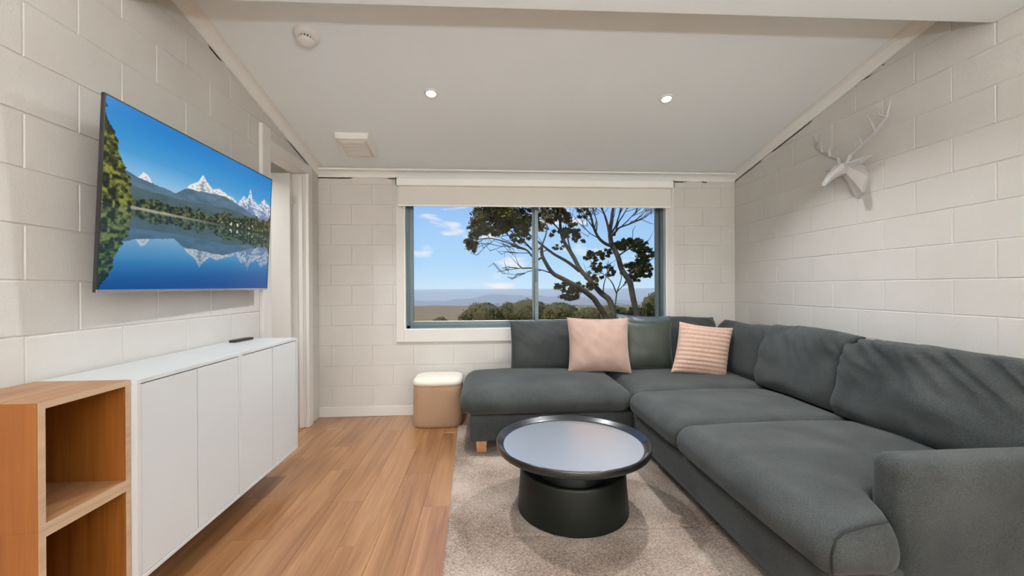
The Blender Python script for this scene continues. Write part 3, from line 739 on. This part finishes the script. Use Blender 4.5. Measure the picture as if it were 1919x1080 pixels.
# ------------------------------------------------------------------ television
TVW, TVA, PHI, TH, RL = 1.33, .590, .024, .051, .005
TVC = Vector((-1.401*1.33/1.23, 2.196*1.33/1.23, CAM_Z+(1.626-CAM_Z)*1.33/1.23)); TVH = TVW*TVA
tn = Vector((math.cos(PHI), math.sin(PHI), 0)); tw = Vector((-math.sin(PHI), math.cos(PHI), 0)); tu = Vector((0,0,1))*math.cos(TH)+tn*math.sin(TH)
tw2 = tw*math.cos(RL)+tu*math.sin(RL); tu2 = tu*math.cos(RL)-tw*math.sin(RL); tn2 = tw2.cross(tu2)
MT = Matrix(((tw2.x, tu2.x, tn2.x, TVC.x), (tw2.y, tu2.y, tn2.y, TVC.y), (tw2.z, tu2.z, tn2.z, TVC.z), (0,0,0,1)))
tv = empty('television', TVC, 'large flat television on the block wall showing a mountain lake', 'television')
def tvp(mb, nm, m_, bevel=0, parent=None, **k_):
    o = mb.build(nm, m_, parent or tv, bevel=bevel, **k_); o.data.transform(MT); return o
hw, hh = TVW/2, TVH/2
tvp(MB().box((-hw, -hh, -.015), (hw, hh, -.0035)), 'panel', M['tvbody'], .003)
tvp(MB().box((-hw*.72, -hh*.80, -.052), (hw*.72, hh*.25, -.0152)), 'rear_housing', M['tvbody'], .012)
fb = MB().box((-hw, -hh, -.0035), (-hw+.006, hh, .0)).box((hw-.006, -hh, -.0035), (hw, hh, .0)).box((-hw, hh-.006, -.0035), (hw, hh, .0))
tvp(fb, 'bezel', M['black'])
tvp(MB().box((-hw, -hh, -.0035), (hw, -hh+.011, .001)), 'bottom_strip', M['tvsilver'], .0012)
tvp(MB().box((-hw-.0010, -hh, -.010), (-hw, hh, .0)), 'side_strip', M['black'])
# wall bracket
bk = MB().box((LW+.0005, TVC.y-.22, TVC.z-.16), (LW+.018, TVC.y+.22, TVC.z+.10)).box((LW+.018, TVC.y-.05, TVC.z-.10), (TVC.x-.045, TVC.y+.05, TVC.z+.02))
bk.build('wall_bracket', M['tvbody'], tv, bevel=.004)

def vnoise(x, y, seed):
    """smooth value noise on arrays"""
    xi, yi = np.floor(x).astype(int), np.floor(y).astype(int); xf, yf = x-xi, y-yi
    def h(a, b_): 
        n_ = (a*374761393+b_*668265263+seed*974711) & 0x7fffffff; n_ = ((n_ ^ (n_ >> 13))*1274126177) & 0x7fffffff
        return ((n_ ^ (n_ >> 16)) & 0xffff)/65535.
    sx, sy = xf*xf*(3-2*xf), yf*yf*(3-2*yf)
    return (h(xi, yi)*(1-sx)+h(xi+1, yi)*sx)*(1-sy)+(h(xi, yi+1)*(1-sx)+h(xi+1, yi+1)*sx)*sy
def fbm(x, y, seed, o_=4):
    r_ = 0; a = .5
    for i in range(o_): r_ = r_+a*vnoise(x*2**i, y*2**i, seed+i); a *= .5
    return r_/(1-.5**o_)

def lake_picture(nx, ny):
    s, t_ = np.meshgrid(np.linspace(0, 1, nx), np.linspace(0, 1, ny))
    shore = np.interp(s, [0, .09, 1], [.452, .458, .492])
    refl = t_ < shore
    tt = np.where(refl, 2*shore-t_+.004*(fbm(s*60, t_*220, 3)-.5), t_)
    C = lambda r_, g_, b_: np.array([r_, g_, b_])/255.
    def lerp(a, b_, k_): return a+(b_-a)*np.clip(k_, 0, 1)[..., None]
    img = lerp(C(160, 200, 228), C(72, 158, 216), (tt-.60)/.16); img = lerp(img, C(8, 128, 206), (tt-.74)/.22)
    jag = lambda f, sd, o_=5: fbm(s*f, s*0+sd, sd, o_)
    # snow peaks
    for xs, zs, amp, sd, snow, rock in (
        ([.12, .15, .17, .20], [.61, .672, .66, .61], .02, 11, C(236, 236, 236), C(170, 180, 195)),
        ([.33, .38, .42, .448, .48, .52, .56, .60, .64, .68, .70], [.62, .700, .730, .785, .755, .72, .745, .73, .715, .70, .62], .034, 12, C(240, 238, 233), C(140, 148, 160)),
        ([.66, .71, .75, .78, .80, .82, .85, .88, .93, .97, 1.0], [.60, .70, .76, .745, .84, .765, .745, .73, .80, .765, .75], .034, 13, C(225, 228, 236), C(112, 134, 172))):
        rdg = np.interp(s, xs, zs, left=.3, right=.3 if xs[-1] < 1 else zs[-1])+amp*(jag(38, sd)-.5)
        mk = tt < rdg; tex = fbm(s*70+tt*30, tt*90-s*40, sd+40); depth = (rdg-tt)*9
        colr = lerp(np.broadcast_to(snow, img.shape), rock, (tex-.45)*3+depth-.25)
        img = np.where(mk[..., None], colr, img)
    # blue-grey foothills
    for xs, zs, sd, ca, cb in (([.05, .12, .22, .30, .36, .45, .52, .60, .68, .80, .9, 1], [.67, .635, .62, .612, .665, .678, .69, .70, .68, .635, .62, .60], 21, C(96, 124, 150), C(72, 98, 112)),
                               ([0, .3, .45, .6, .75, .9, 1], [.58, .575, .59, .615, .61, .57, .56], 22, C(82, 104, 112), C(66, 88, 86))):
        rdg = np.interp(s, xs, zs)+.012*(jag(26, sd)-.5); mk = tt < rdg
        colr = lerp(np.broadcast_to(ca, img.shape), cb, fbm(s*18, tt*26, sd+5)*1.6-.3); img = np.where(mk[..., None], colr, img)
    # trees along the shore
    base_ = shore
    top = base_+np.interp(s, [.09, .2, .3, .4, .5, .56, .62, .66, .7, .8, .9, 1], [.035, .075, .06, .075, .06, .10, .13, .155, .11, .12, .125, .14])*(.55+.75*jag(30, 31, 3))+.012*(jag(160, 32, 2)-.5)
    mk = (tt < top) & (tt >= base_)
    tex = fbm(s*90, tt*80, 33); colr = lerp(np.broadcast_to(C(10, 20, 12), img.shape), C(100, 112, 60), tex*2.6-.9)
    colr = np.where((fbm(s*20, s*0, 34) > .56)[..., None], lerp(colr, C(120, 118, 66), tex*.5), colr)
    house = (vnoise(s*70, tt*60, 35) > .86) & (s > .55) & (tt < base_+.05) & (tt > base_+.015)
    colr = np.where(house[..., None], C(215, 205, 190), colr); img = np.where(mk[..., None], colr, img)
    bank = (np.abs(t_-shore) < .008) & (s > .1); img = np.where(bank[..., None], lerp(np.broadcast_to(C(168, 160, 128), img.shape), C(34, 40, 26), (s-.25)*2.2), img)
    # big tree at the left edge
    edge = np.interp(tt, [.45, .52, .60, .68, .76, .84, .90], [.10, .112, .098, .066, .048, .038, .0])+.030*(fbm(s*0+5, tt*42, 36)-.5)+.018*(fbm(s*60, tt*60, 37)-.5)
    mk = s < edge; tex = fbm(s*70, tt*50, 38); colr = lerp(np.broadcast_to(C(20, 28, 6), img.shape), C(140, 142, 52), tex*2.8-1.0); img = np.where(mk[..., None], colr, img)
    # water
    wat = lerp(np.broadcast_to(C(100, 156, 200), img.shape), C(0, 78, 148), (shore-t_-.02)/.42)
    k_ = np.where(refl, np.clip((shore-t_)/.42, 0, 1), 0)
    isky = refl & (tt > .72)
    skyk = np.clip((tt-.74)/.12, 0, 1)[..., None]*np.where(s < edge, 0, 1)[..., None]
    mixd = img*(.80-.22*k_[..., None])+wat*(.14+.16*k_[..., None]); mixd = mixd*(1-skyk)+wat*skyk
    out = np.where(refl[..., None], mixd, img)
    return np.clip(out, 0, 1)

def screen():
    nx, ny = 520, 300; img = lake_picture(nx, ny)
    lin = np.where(img <= .04045, img/12.92, ((img+.055)/1.055)**2.4)
    x0, x1, y0, y1 = -hw+.006, hw-.006, -hh+.011, hh-.006
    X, Y = np.meshgrid(np.linspace(x0, x1, nx), np.linspace(y0, y1, ny))
    vs = np.stack([X.ravel(), Y.ravel(), np.full(X.size, -.0012)], 1)
    i, j = np.meshgrid(np.arange(nx-1), np.arange(ny-1)); a = (j*nx+i).ravel(); fs = np.stack([a, a+1, a+1+nx, a+nx], 1)
    me = bpy.data.meshes.new('screen'); me.from_pydata(vs.tolist(), [], fs.tolist()); me.update()
    at_ = me.color_attributes.new('picture', 'FLOAT_COLOR', 'POINT')
    at_.data.foreach_set('color', np.concatenate([lin.reshape(-1, 3), np.ones((nx*ny, 1))], 1).astype(np.float32).ravel())
    m_, t, b = newmat('tv_screen'); a_ = t.nodes.new('ShaderNodeAttribute'); a_.attribute_name = 'picture'
    t.links.new(a_.outputs['Color'], b.inputs['Emission Color']); b.inputs['Emission Strength'].default_value = .80
    b.inputs['Base Color'].default_value = (.004, .004, .005, 1); b.inputs['Roughness'].default_value = .25; b.inputs['Specular IOR Level'].default_value = .25
    me.transform(MT); link('screen', me, m_, tv)
screen()

# ------------------------------------------------------------------ ceiling fittings
cn_ = Vector((0, -SLOPE, -1)).normalized()      # downward normal of the sloping ceiling
def on_ceiling(x, y):
    """local frame on the sloping ceiling: x across, y up-slope towards the viewer, z out of the ceiling"""
    yv = Vector((0, -1, SLOPE)).normalized(); xv = yv.cross(cn_)
    return Matrix(((xv.x, yv.x, cn_.x, x), (xv.y, yv.y, cn_.y, y), (xv.z, yv.z, cn_.z, zceil(y)), (0, 0, 0, 1)))
mwd = on_ceiling(-1.062, 2.545)
sd = empty('smoke_detector', mwd.translation, 'round white smoke detector with dark vents on the ceiling', 'smoke detector')
def cpart(mb, nm, m_, par, mw, **k_):
    o = mb.build(nm, m_, par, **k_); o.data.transform(mw); fix_normals(o.data); return o
auto_smooth(cpart(MB().lathe([(.074, .0), (.074, .010), (.068, .022), (.058, .030), (.050, .032)], (0, 0), 40), 'base', M['plastic'], sd, mwd))
auto_smooth(cpart(MB().lathe([(.040, .032), (.040, .046)], (0, 0), 32), 'sensing_chamber', M['black'], sd, mwd))
auto_smooth(cpart(MB().lathe([(.046, .0462), (.046, .052), (.036, .060), (.012, .063)], (0, 0), 32), 'cap', M['plastic'], sd, mwd))
for j in range(16):
    a = 2*PI*j/16; c_, s_ = math.cos(a), math.sin(a)
    p = [((.0405)*c_-.0035*s_, .0405*s_+.0035*c_), (.0405*c_+.0035*s_, .0405*s_-.0035*c_), (.0475*c_+.0035*s_, .0475*s_-.0035*c_), (.0475*c_-.0035*s_, .0475*s_+.0035*c_)]
    cpart(MB().prism(None, [(x, y, .0315) for x, y in p], [(x, y, .0465) for x, y in p]), 'vent_rib', M['plastic'], sd, mwd)

mwv = on_ceiling(-1.115, 3.690)
ve = empty('exhaust_vent', mwv.translation, 'square white exhaust vent box on the ceiling near the door', 'vent')
fr_ = lambda a, z: [(-a, -a*1.12, z), (a, -a*1.12, z), (a, a*1.12, z), (-a, a*1.12, z)]
cpart(MB().prism(None, fr_(.142, 0), fr_(.132, .052)), 'housing', M['plastic'], ve, mwv, bevel=.003)
cpart(MB().prism(None, fr_(.112, .0522), fr_(.106, .060)), 'cover_plate', M['plasticg'], ve, mwv)
for k_ in range(9):
    yy = -.105+.026*k_
    cpart(MB().box((-.098, yy, .0602), (.098, yy+.012, .064)), 'slat', M['plastic'], ve, mwv)

# ------------------------------------------------------------------ faceted deer head
DYC = 2.735
dh = empty('deer_head', (RW, DYC, 1.90), 'white faceted deer head with antlers hung on the block wall', 'wall decoration')
def ring(x, zc, hw_, hu, hd, roll=0):
    return [(x, DYC-hw_*.55, zc+hu), (x, DYC-hw_, zc+hu*.15), (x, DYC-hw_*.55, zc-hd*.75), (x, DYC, zc-hd), (x, DYC+hw_*.55, zc-hd*.75), (x, DYC+hw_, zc+hu*.15), (x, DYC+hw_*.55, zc+hu)]
def rings_mesh(rs):
    n = len(rs[0]); vs = [p for r_ in rs for p in r_]; fs = [tuple(range(n-1, -1, -1)), tuple((len(rs)-1)*n+j for j in range(n))]
    for i in range(len(rs)-1):
        for j in range(n):
            a, b_, c_, d_ = i*n+j, i*n+(j+1) % n, (i+1)*n+(j+1) % n, (i+1)*n+j
            fs += [(a, b_, c_), (a, c_, d_)] if (i+j) % 2 else [(a, b_, d_), (b_, c_, d_)]
    return fix_normals(mesh(vs, fs))
nk = [ring(RW-.0005, 2.010, .080, .095, .125), ring(RW-.020, 2.012, .078, .098, .120), ring(RW-.075, 2.060, .058, .065, .070), ring(RW-.115, 2.082, .050, .050, .042)]
link('neck', rings_mesh(nk), M['deer'], dh)
hd_ = [ring(RW-.100, 2.085, .051, .052, .040), ring(RW-.150, 2.082, .054, .042, .042), ring(RW-.190, 2.052, .036, .034, .036), ring(RW-.235, 2.012, .026, .026, .026), ring(RW-.258, 1.985, .021, .016, .016)]
link('head', rings_mesh(hd_), M['deer'], dh)
for s_ in (-1, 1):
    b0 = Vector((RW-.110, DYC+s_*.045, 2.105))
    ear = [b0+Vector((.018, 0, .018)), b0+Vector((-.018, 0, .014)), b0+Vector((0, 0, -.020)), b0+Vector((.008, s_*.065, .034)), b0+Vector((.012, s_*.070, -.012)), b0+Vector((-.004, s_*.075, .008)), b0+Vector((.030, s_*.150, .030))]
    link('ear', fix_normals(mesh(ear, [(0,1,2), (0,3,1), (1,3,5), (1,5,2), (2,5,4), (2,4,0), (0,4,3), (3,6,5), (5,6,4), (4,6,3)])), M['deer'], dh)
    Pn = lambda dx, dy, z: (RW-dx, DYC+s_*dy, z)
    an = MB()
    an.tube([Pn(.110, .028, 2.125), Pn(.105, .050, 2.175), Pn(.095, .120, 2.215), Pn(.085, .205, 2.270), Pn(.080, .285, 2.345), Pn(.078, .305, 2.440)], [.016, .014, .0125, .012, .010, .003], 5)
    an.tube([Pn(.095, .130, 2.220), Pn(.110, .125, 2.260), Pn(.120, .095, 2.300)], [.011, .009, .003], 5)
    an.tube([Pn(.085, .210, 2.275), Pn(.105, .205, 2.330), Pn(.115, .185, 2.390)], [.010, .008, .003], 5)
    an.tube([Pn(.080, .283, 2.343), Pn(.095, .250, 2.370), Pn(.100, .235, 2.420)], [.009, .007, .003], 5)
    link('antler', fix_normals(an.me()), M['deer'], dh)

# ------------------------------------------------------------------ outdoors
def gz(x, y):
    """height of the sloping paddock outside"""
    return -.35-.034*y+.25*math.sin(x*.13+1)*math.sin(y*.07)*min(1, y/30)
def terrain():
    ys = [D+T+.02, 6, 8, 10, 12, 14, 17, 20, 24, 29, 35, 43, 53, 66, 82, 100, 122, 150, 170, 185, 220]
    xs = np.linspace(-1, 1, 61); vs = []; fs = []
    for iy, y in enumerate(ys):
        for xv in xs:
            x_ = xv*(14+y*1.6); z = gz(x_, y)+(.0 if y > 170 else 0)
            if y > 175: z -= (y-175)*.4
            vs.append((x_, y, z))
    n = len(xs)
    for j in range(len(ys)-1):
        for i in range(n-1): fs.append((j*n+i, j*n+i+1, (j+1)*n+i+1, (j+1)*n+i))
    o = link('ground', mesh(vs, fs, True), M['ground']); return tag(o, 'dry grassy slope outside the window', 'ground', None, 'structure')
terrain()
def ridge(name, y, depth, zb, prof, label, x0, x1, n=120, seed=0):
    """a range of hills with front and back slopes"""
    vs = []; fs = []; rows = 7
    for j in range(rows):
        f = j/(rows-1); hgt = math.sin(PI*f)
        for i in range(n):
            x_ = x0+(x1-x0)*i/(n-1); h = prof(x_)*hgt*(.9+.2*mnoise.noise(Vector((x_*.004+seed, f*3, seed))))
            vs.append((x_, y+depth*f, zb+h))
    for j in range(rows-1):
        for i in range(n-1): fs.append((j*n+i, j*n+i+1, (j+1)*n+i+1, (j+1)*n+i))
    return tag(link(name, mesh(vs, fs, True), M['hill']), label, 'hills', None, 'structure')
def prof_m(x): return 260+120*mnoise.noise(Vector((x*.00045, .3, 0)))+50*mnoise.noise(Vector((x*.0018, 1.3, 0)))
ridge('mountains', 6000, 3000, -420, prof_m, 'blue distant mountain range on the horizon', -7000, 9000, 160, 1)
ridge('mountains', 3000, 1500, -330, lambda x: 185+55*mnoise.noise(Vector((x*.0011, 5.3, 0)))+20*mnoise.noise(Vector((x*.004, 2.3, 0))), 'lower hazy hills in front of the far mountains', -4000, 5000, 160, 2)
link_plain = link('valley_floor', mesh([(-9000, 185, -330), (11000, 185, -330), (11000, 9500, -330), (-9000, 9500, -330)], [(0,1,2,3)]), M['hill'])
tag(link_plain, 'wide wooded valley floor far beyond the paddock', 'valley', None, 'structure')
# haze lying over the valley
m, t, b = newmat('valley_haze'); t.nodes.remove(b); vsn = t.nodes.new('ShaderNodeVolumeScatter'); vsn.inputs['Color'].default_value = (.93, .96, 1, 1); vsn.inputs['Density'].default_value = .00026; vsn.inputs['Anisotropy'].default_value = .2
t.links.new(vsn.outputs[0], t.nodes['Material Output'].inputs['Volume'])
hz = MB().box((-8900, 600, -329), (10900, 9400, -18)).build('haze', m); tag(hz, 'pale blue haze lying over the valley and mountains', 'haze', None, 'stuff')

def leaves(centers, radii, counts, size, seed, squash=1.0, shell=.35):
    """loose leaf blades scattered through ellipsoid clumps"""
    r_ = np.random.default_rng(seed); vs = []; 
    for c_, rad, n in zip(centers, radii, counts):
        d = r_.normal(size=(n, 3)); d /= np.linalg.norm(d, axis=1)[:, None]; rr = (shell+(1-shell)*r_.random(n))[:, None]
        p = np.array(c_)+d*rr*np.array(rad)
        a = r_.normal(size=(n, 3)); a /= np.linalg.norm(a, axis=1)[:, None]; b_ = np.cross(a, r_.normal(size=(n, 3))); b_ /= np.linalg.norm(b_, axis=1)[:, None]
        L_ = size*(.6+.8*r_.random(n))[:, None]; W_ = L_*.38
        q = np.stack([p-a*L_, p+b_*W_, p+a*L_, p-b_*W_], 1); vs.append(q.reshape(-1, 3))
    vs = np.concatenate(vs); nq = len(vs)//4; fs = np.arange(nq*4).reshape(-1, 4)
    me = bpy.data.meshes.new('leaves'); me.from_pydata(vs.tolist(), [], fs.tolist()); me.update(); return me

# snow gum: limbs measured on the photograph's window crop, given their own depths
YT = 12.0
def zp(zx, zy, y=YT): return at(860+zx/4.695, 380+zy/4.695, y)
PXM = YT/F_PX/4.695                               # metres per crop pixel at the tree
LIMBS = [  # (points, radius start, radius end, depth offset start, end)
    ([(1585,1080),(1545,900),(1510,720),(1470,640),(1420,560),(1390,450),(1340,370)], 30, 24, 0, -.2, 't3'),
    ([(1340,370),(1330,250),(1345,120),(1360,20),(1370,-90)], 24, 8, -.2, -.6, 't3'),
    ([(1345,380),(1290,360),(1230,310),(1190,230),(1160,120),(1110,40),(1060,-60)], 17, 6, -.2, -.9, 't3'),
    ([(1340,300),(1380,250),(1420,215),(1540,170),(1650,110),(1740,30)], 12, 3, -.2, .5, 't3'),
    ([(1350,260),(1385,190),(1405,120),(1440,20),(1470,-60)], 10, 4, -.3, .3, 't3'),
    ([(1325,280),(1305,200),(1285,120),(1250,20),(1230,-60)], 10, 4, -.3, -.1, 't3'),
    ([(1205,260),(1215,170),(1190,90),(1180,10)], 8, 3, -.5, -.2, 't3'),
    ([(1345,330),(1300,150),(1265,60),(1225,-30)], 8, 3, -.3, -.7, 't3'),
    ([(1370,290),(1400,180),(1450,100),(1495,20),(1520,-40)], 8, 3, -.2, .1, 't3'),
    ([(1425,215),(1500,140),(1560,70),(1600,0)], 6, 2.5, -.1, .5, 't3'),
    ([(1540,170),(1620,95),(1670,30)], 5, 2, .1, .7, 't3'),
    ([(1560,165),(1640,130),(1720,70)], 4, 2, .2, .1, 't3'),
    ([(1190,230),(1130,150),(1065,80),(1020,20)], 6, 2.5, -.6, -.3, 't3'),
    ([(1235,315),(1150,265),(1100,205),(1090,160)], 5, 2, -.4, -.9, 't3'),
    ([(1160,125),(1185,60),(1180,-20)], 5, 2, -.7, -1.0, 't3'),
    ([(1480,660),(1530,590),(1590,560),(1640,540)], 9, 3, 0, .4, 't3'),
    ([(1400,470),(1470,420),(1540,380),(1600,370)], 9, 3, -.2, .4, 't3'),
    ([(1390,1080),(1330,870),(1250,790),(1150,680),(1070,590),(1000,460),(930,350),(900,250),(890,150),(905,20),(915,-80)], 34, 9, .3, .9, 't2'),
    ([(1060,600),(960,520),(850,460),(780,410),(720,360),(660,310),(570,250),(470,200)], 17, 4, .4, -.4, 't2'),
    ([(1000,455),(960,330),(960,230),(1000,150)], 10, 3, .6, 1.2, 't2'),
    ([(905,260),(850,200),(800,120),(790,40)], 9, 3, .8, .4, 't2'),
    ([(1330,1080),(1210,880),(1160,820),(1050,740),(900,660),(830,620),(770,540),(735,460),(725,380)], 30, 14, -.3, -.9, 't1'),
    ([(740,470),(690,500),(640,465),(590,410),(480,370),(380,335),(260,310),(170,325)], 11, 3, -.9, -1.4, 't1'),
    ([(725,390),(660,420),(600,370),(540,310),(480,270),(400,200)], 11, 3, -.9, -.3, 't1'),
    ([(725,380),(760,300),(770,200),(740,90)], 9, 3, -.9, -.5, 't1'),
    ([(590,415),(480,385),(360,380),(240,350)], 5, 2, -1, -1.8, 't1'),
    ([(620,440),(520,440),(400,430)], 4, 2, -1, -.6, 't1'),
    ([(830,625),(760,600),(640,572),(540,575),(430,590),(340,605)], 6, 2, -.8, -1.6, 't1'),
    ([(720,595),(620,600),(560,630),(480,632),(400,620)], 4, 1.5, -.9, -.5, 't1'),
    ([(1375,1080),(1380,860),(1400,760),(1430,660),(1415,590)], 9, 3, .8, .6, 't4'),
    ([(1390,800),(1340,690),(1260,620),(1210,590)], 7, 2, .8, 1.1, 't4'),
    ([(1395,780),(1450,720),(1470,690)], 5, 2, .8, .3, 't4'),
    ([(1270,800),(1280,700),(1310,610),(1320,560)], 7, 2, .4, .7, 't4'),
]
CL = {  # clumps: (cx, cy, rx, ry, leaves, depth offset)
    't1': [(330,90,230,95,1700,-.8),(190,210,110,100,850,-1.2),(470,170,170,90,1100,-.6),(110,330,60,70,380,-1.3),(560,240,90,60,380,-.7),(130,395,50,40,150,-1.3),(300,-60,300,110,1500,-.6),(330,235,120,50,480,-1.0),(540,310,90,40,260,-.8),(430,120,190,110,900,-.5),(640,110,90,110,550,-.4)],
    't2': [(860,100,150,90,1000,.6),(1005,225,85,85,420,.9),(890,290,90,60,260,.8),(1050,300,60,55,150,1.1),(740,150,60,120,420,.4),(900,-80,260,110,1400,.7),(870,390,60,40,80,.5)],
    't3': [(1520,370,150,55,900,.3),(1640,450,85,80,620,.5),(1570,560,130,65,700,.3),(1650,620,70,60,330,.5),(1500,630,80,55,260,.2),(1440,350,60,30,200,.1),(1080,90,70,60,150,-.8),(1300,-90,300,90,1500,-.3),(1560,660,60,40,120,.4)],
    't4': [(1190,470,90,55,420,1.0),(1290,435,75,38,240,.8),(1250,560,110,45,320,1.0),(1190,650,85,50,300,.9),(1340,600,60,50,170,.7),(930,740,85,50,300,-.3),(985,805,120,50,430,-.2),(1090,750,80,60,300,-.2),(1180,720,60,60,200,.3)],
}
for key, lab in (('t1', 'leaning gum tree trunk with the broad crown on its left side'), ('t2', 'middle gum tree trunk leaning to the left with a tall crown'),
                 ('t3', 'upright right-hand gum tree with bare forking branches'), ('t4', 'small leafy gum sapling growing between the trunks')):
    lm_ = [l for l in LIMBS if l[5] == key]; p0 = zp(*lm_[0][0][0], YT+lm_[0][3])
    zg = gz(p0.x, p0.y)
    tr_ = empty('gum_tree', (p0.x, p0.y, zg), lab, 'tree', 'gum trees outside the window')
    for n_, (pts, r0, r1, d0, d1, _) in enumerate(lm_):
        P_ = []; m_ = len(pts)
        for i, (a, b_) in enumerate(pts):
            f = i/(m_-1); P_.append(zp(a, b_, YT+d0+(d1-d0)*f))
        if n_ == 0: P_.insert(0, Vector((P_[0].x+.1, P_[0].y, zg-.1)))
        # refine with slight wobble
        Q = []; 
        for i in range(len(P_)-1):
            for k_ in range(4):
                f = k_/4; pm1, p1, p2, p3 = P_[max(i-1, 0)], P_[i], P_[i+1], P_[min(i+2, len(P_)-1)]
                q = .5*((2*p1)+(p2-pm1)*f+(2*pm1-5*p1+4*p2-p3)*f*f+(3*p1-pm1-3*p2+p3)*f**3); Q.append(q+Vector((mnoise.noise(q*3), mnoise.noise(q*3+Vector((5, 0, 0))), 0))*.02)
        Q.append(P_[-1]); R_ = [(r0+(r1-r0)*i/(len(Q)-1))*PXM*.92 for i in range(len(Q))]
        MB().tube(Q, R_, 7).build('trunk' if n_ == 0 else 'branch', M['bark'], tr_, smooth=True)
        if n_ > 0:                                    # fine twigs near the tips
            tw_ = MB(); rr = np.random.default_rng(n_+ord(key[1])*7)
            for q in range(7):
                i0 = int(len(Q)*(.35+.6*rr.random())); b0 = Q[min(i0, len(Q)-2)]; dr = (Q[min(i0+1, len(Q)-1)]-Q[max(i0-1, 0)]).normalized()
                e1 = b0+(dr+Vector(rr.normal(size=3))*.5)*(.12+.2*rr.random()); e2 = e1+(dr+Vector(rr.normal(size=3))*.6+Vector((0, 0, .25)))*(.10+.16*rr.random())
                tw_.tube([b0, e1, e2], [R_[min(i0, len(R_)-1)]*.5, .010, .004], 4)
            tw_.build('twig', M['bark'], tr_)['kind'] = 'stuff'
    cs, rs, ns = [], [], []
    for (cx_, cy_, rx_, ry_, n_, dz_) in CL[key]:
        # break each clump into tufts for a ragged, see-through crown
        tuf = max(6, int(n_/22)); rr = np.random.default_rng(int(cx_+cy_)+5)
        for q in range(tuf):
            d = rr.normal(size=3); d /= np.linalg.norm(d); f = .35+.65*rr.random()**.6
            c_ = zp(cx_+d[0]*rx_*f, cy_+d[2]*ry_*f, YT+dz_+d[1]*rx_*PXM*.8*f)
            cs.append(tuple(c_)); s_ = (.13+.13*rr.random())*(rx_*ry_)**.5*PXM*1.25; rs.append((s_*1.3, s_, s_*.7)); ns.append(int(n_/tuf*1.7))
    fo = link('foliage', leaves(cs, rs, ns, .062, len(key)+ord(key[1]), shell=.02), M['leaf'], tr_); fo['kind'] = 'stuff'

# shrubs on the slope
def shrub(u, vtop, wpx, y, label, n=3200, dens=1.0, seed=0, mleaf='shrub'):
    top = at(u, vtop, y); wid = wpx/F_PX*y/2; zg = gz(top.x, y); hgt = top.z-zg
    s_ = empty('shrub', (top.x, y, zg), label, 'shrub', 'shrubs on the slope outside')
    rr = np.random.default_rng(seed+3); cs, rs, ns = [], [], []
    vs, fs = box_grid(10, 10, 10); out = []
    for v in vs:
        d = Vector(v).normalized(); k_ = .80+.16*mnoise.noise(d*2.3+Vector((seed, 0, 0)))
        out.append((top.x+d.x*wid*k_, y+d.y*wid*.8*k_, zg+hgt*.52+d.z*hgt*.50*k_*(1 if d.z > 0 else 1.0)))
    link('twigs', mesh(out, fs, True), M['shrubcore'], s_)
    for q in range(46):
        d = rr.normal(size=3); d /= np.linalg.norm(d); d[2] = abs(d[2])*1.0-.25
        cs.append((top.x+d[0]*wid*.84, y+d[1]*wid*.7, zg+hgt*.50+d[2]*hgt*.44)); k_ = .14+.10*rr.random()
        rs.append((wid*k_*1.5, wid*k_*1.3, hgt*k_*.75)); ns.append(int(n/46))
    f = link('foliage', leaves(cs, rs, ns, .055*y/18, seed+17, shell=.1), M[mleaf], s_); f['kind'] = 'stuff'
shrub(905, 562, 92, 18, 'rounded olive shrub standing farthest left in the window view', seed=1)
shrub(955, 563, 60, 19, 'smaller olive shrub right of the farthest left one', seed=2)
shrub(992, 556, 92, 18.5, 'tall olive shrub behind the window mullion', seed=3)
shrub(1048, 562, 95, 18, 'broad olive shrub just right of the window mullion', seed=4)
shrub(1105, 572, 80, 16, 'low green shrub under the leaning trunk', seed=5)
shrub(1150, 566, 90, 15.5, 'green shrub at the foot of the middle trunk', seed=6)
shrub(1195, 570, 70, 15, 'green shrub at the foot of the upright trunk', seed=7)
shrub(1224, 540, 55, 14, 'leafy shrub cut off by the right window frame', seed=8)
shrub(825, 592, 40, 20, 'small low tuft shrub on the dry grass', n=900, seed=9)
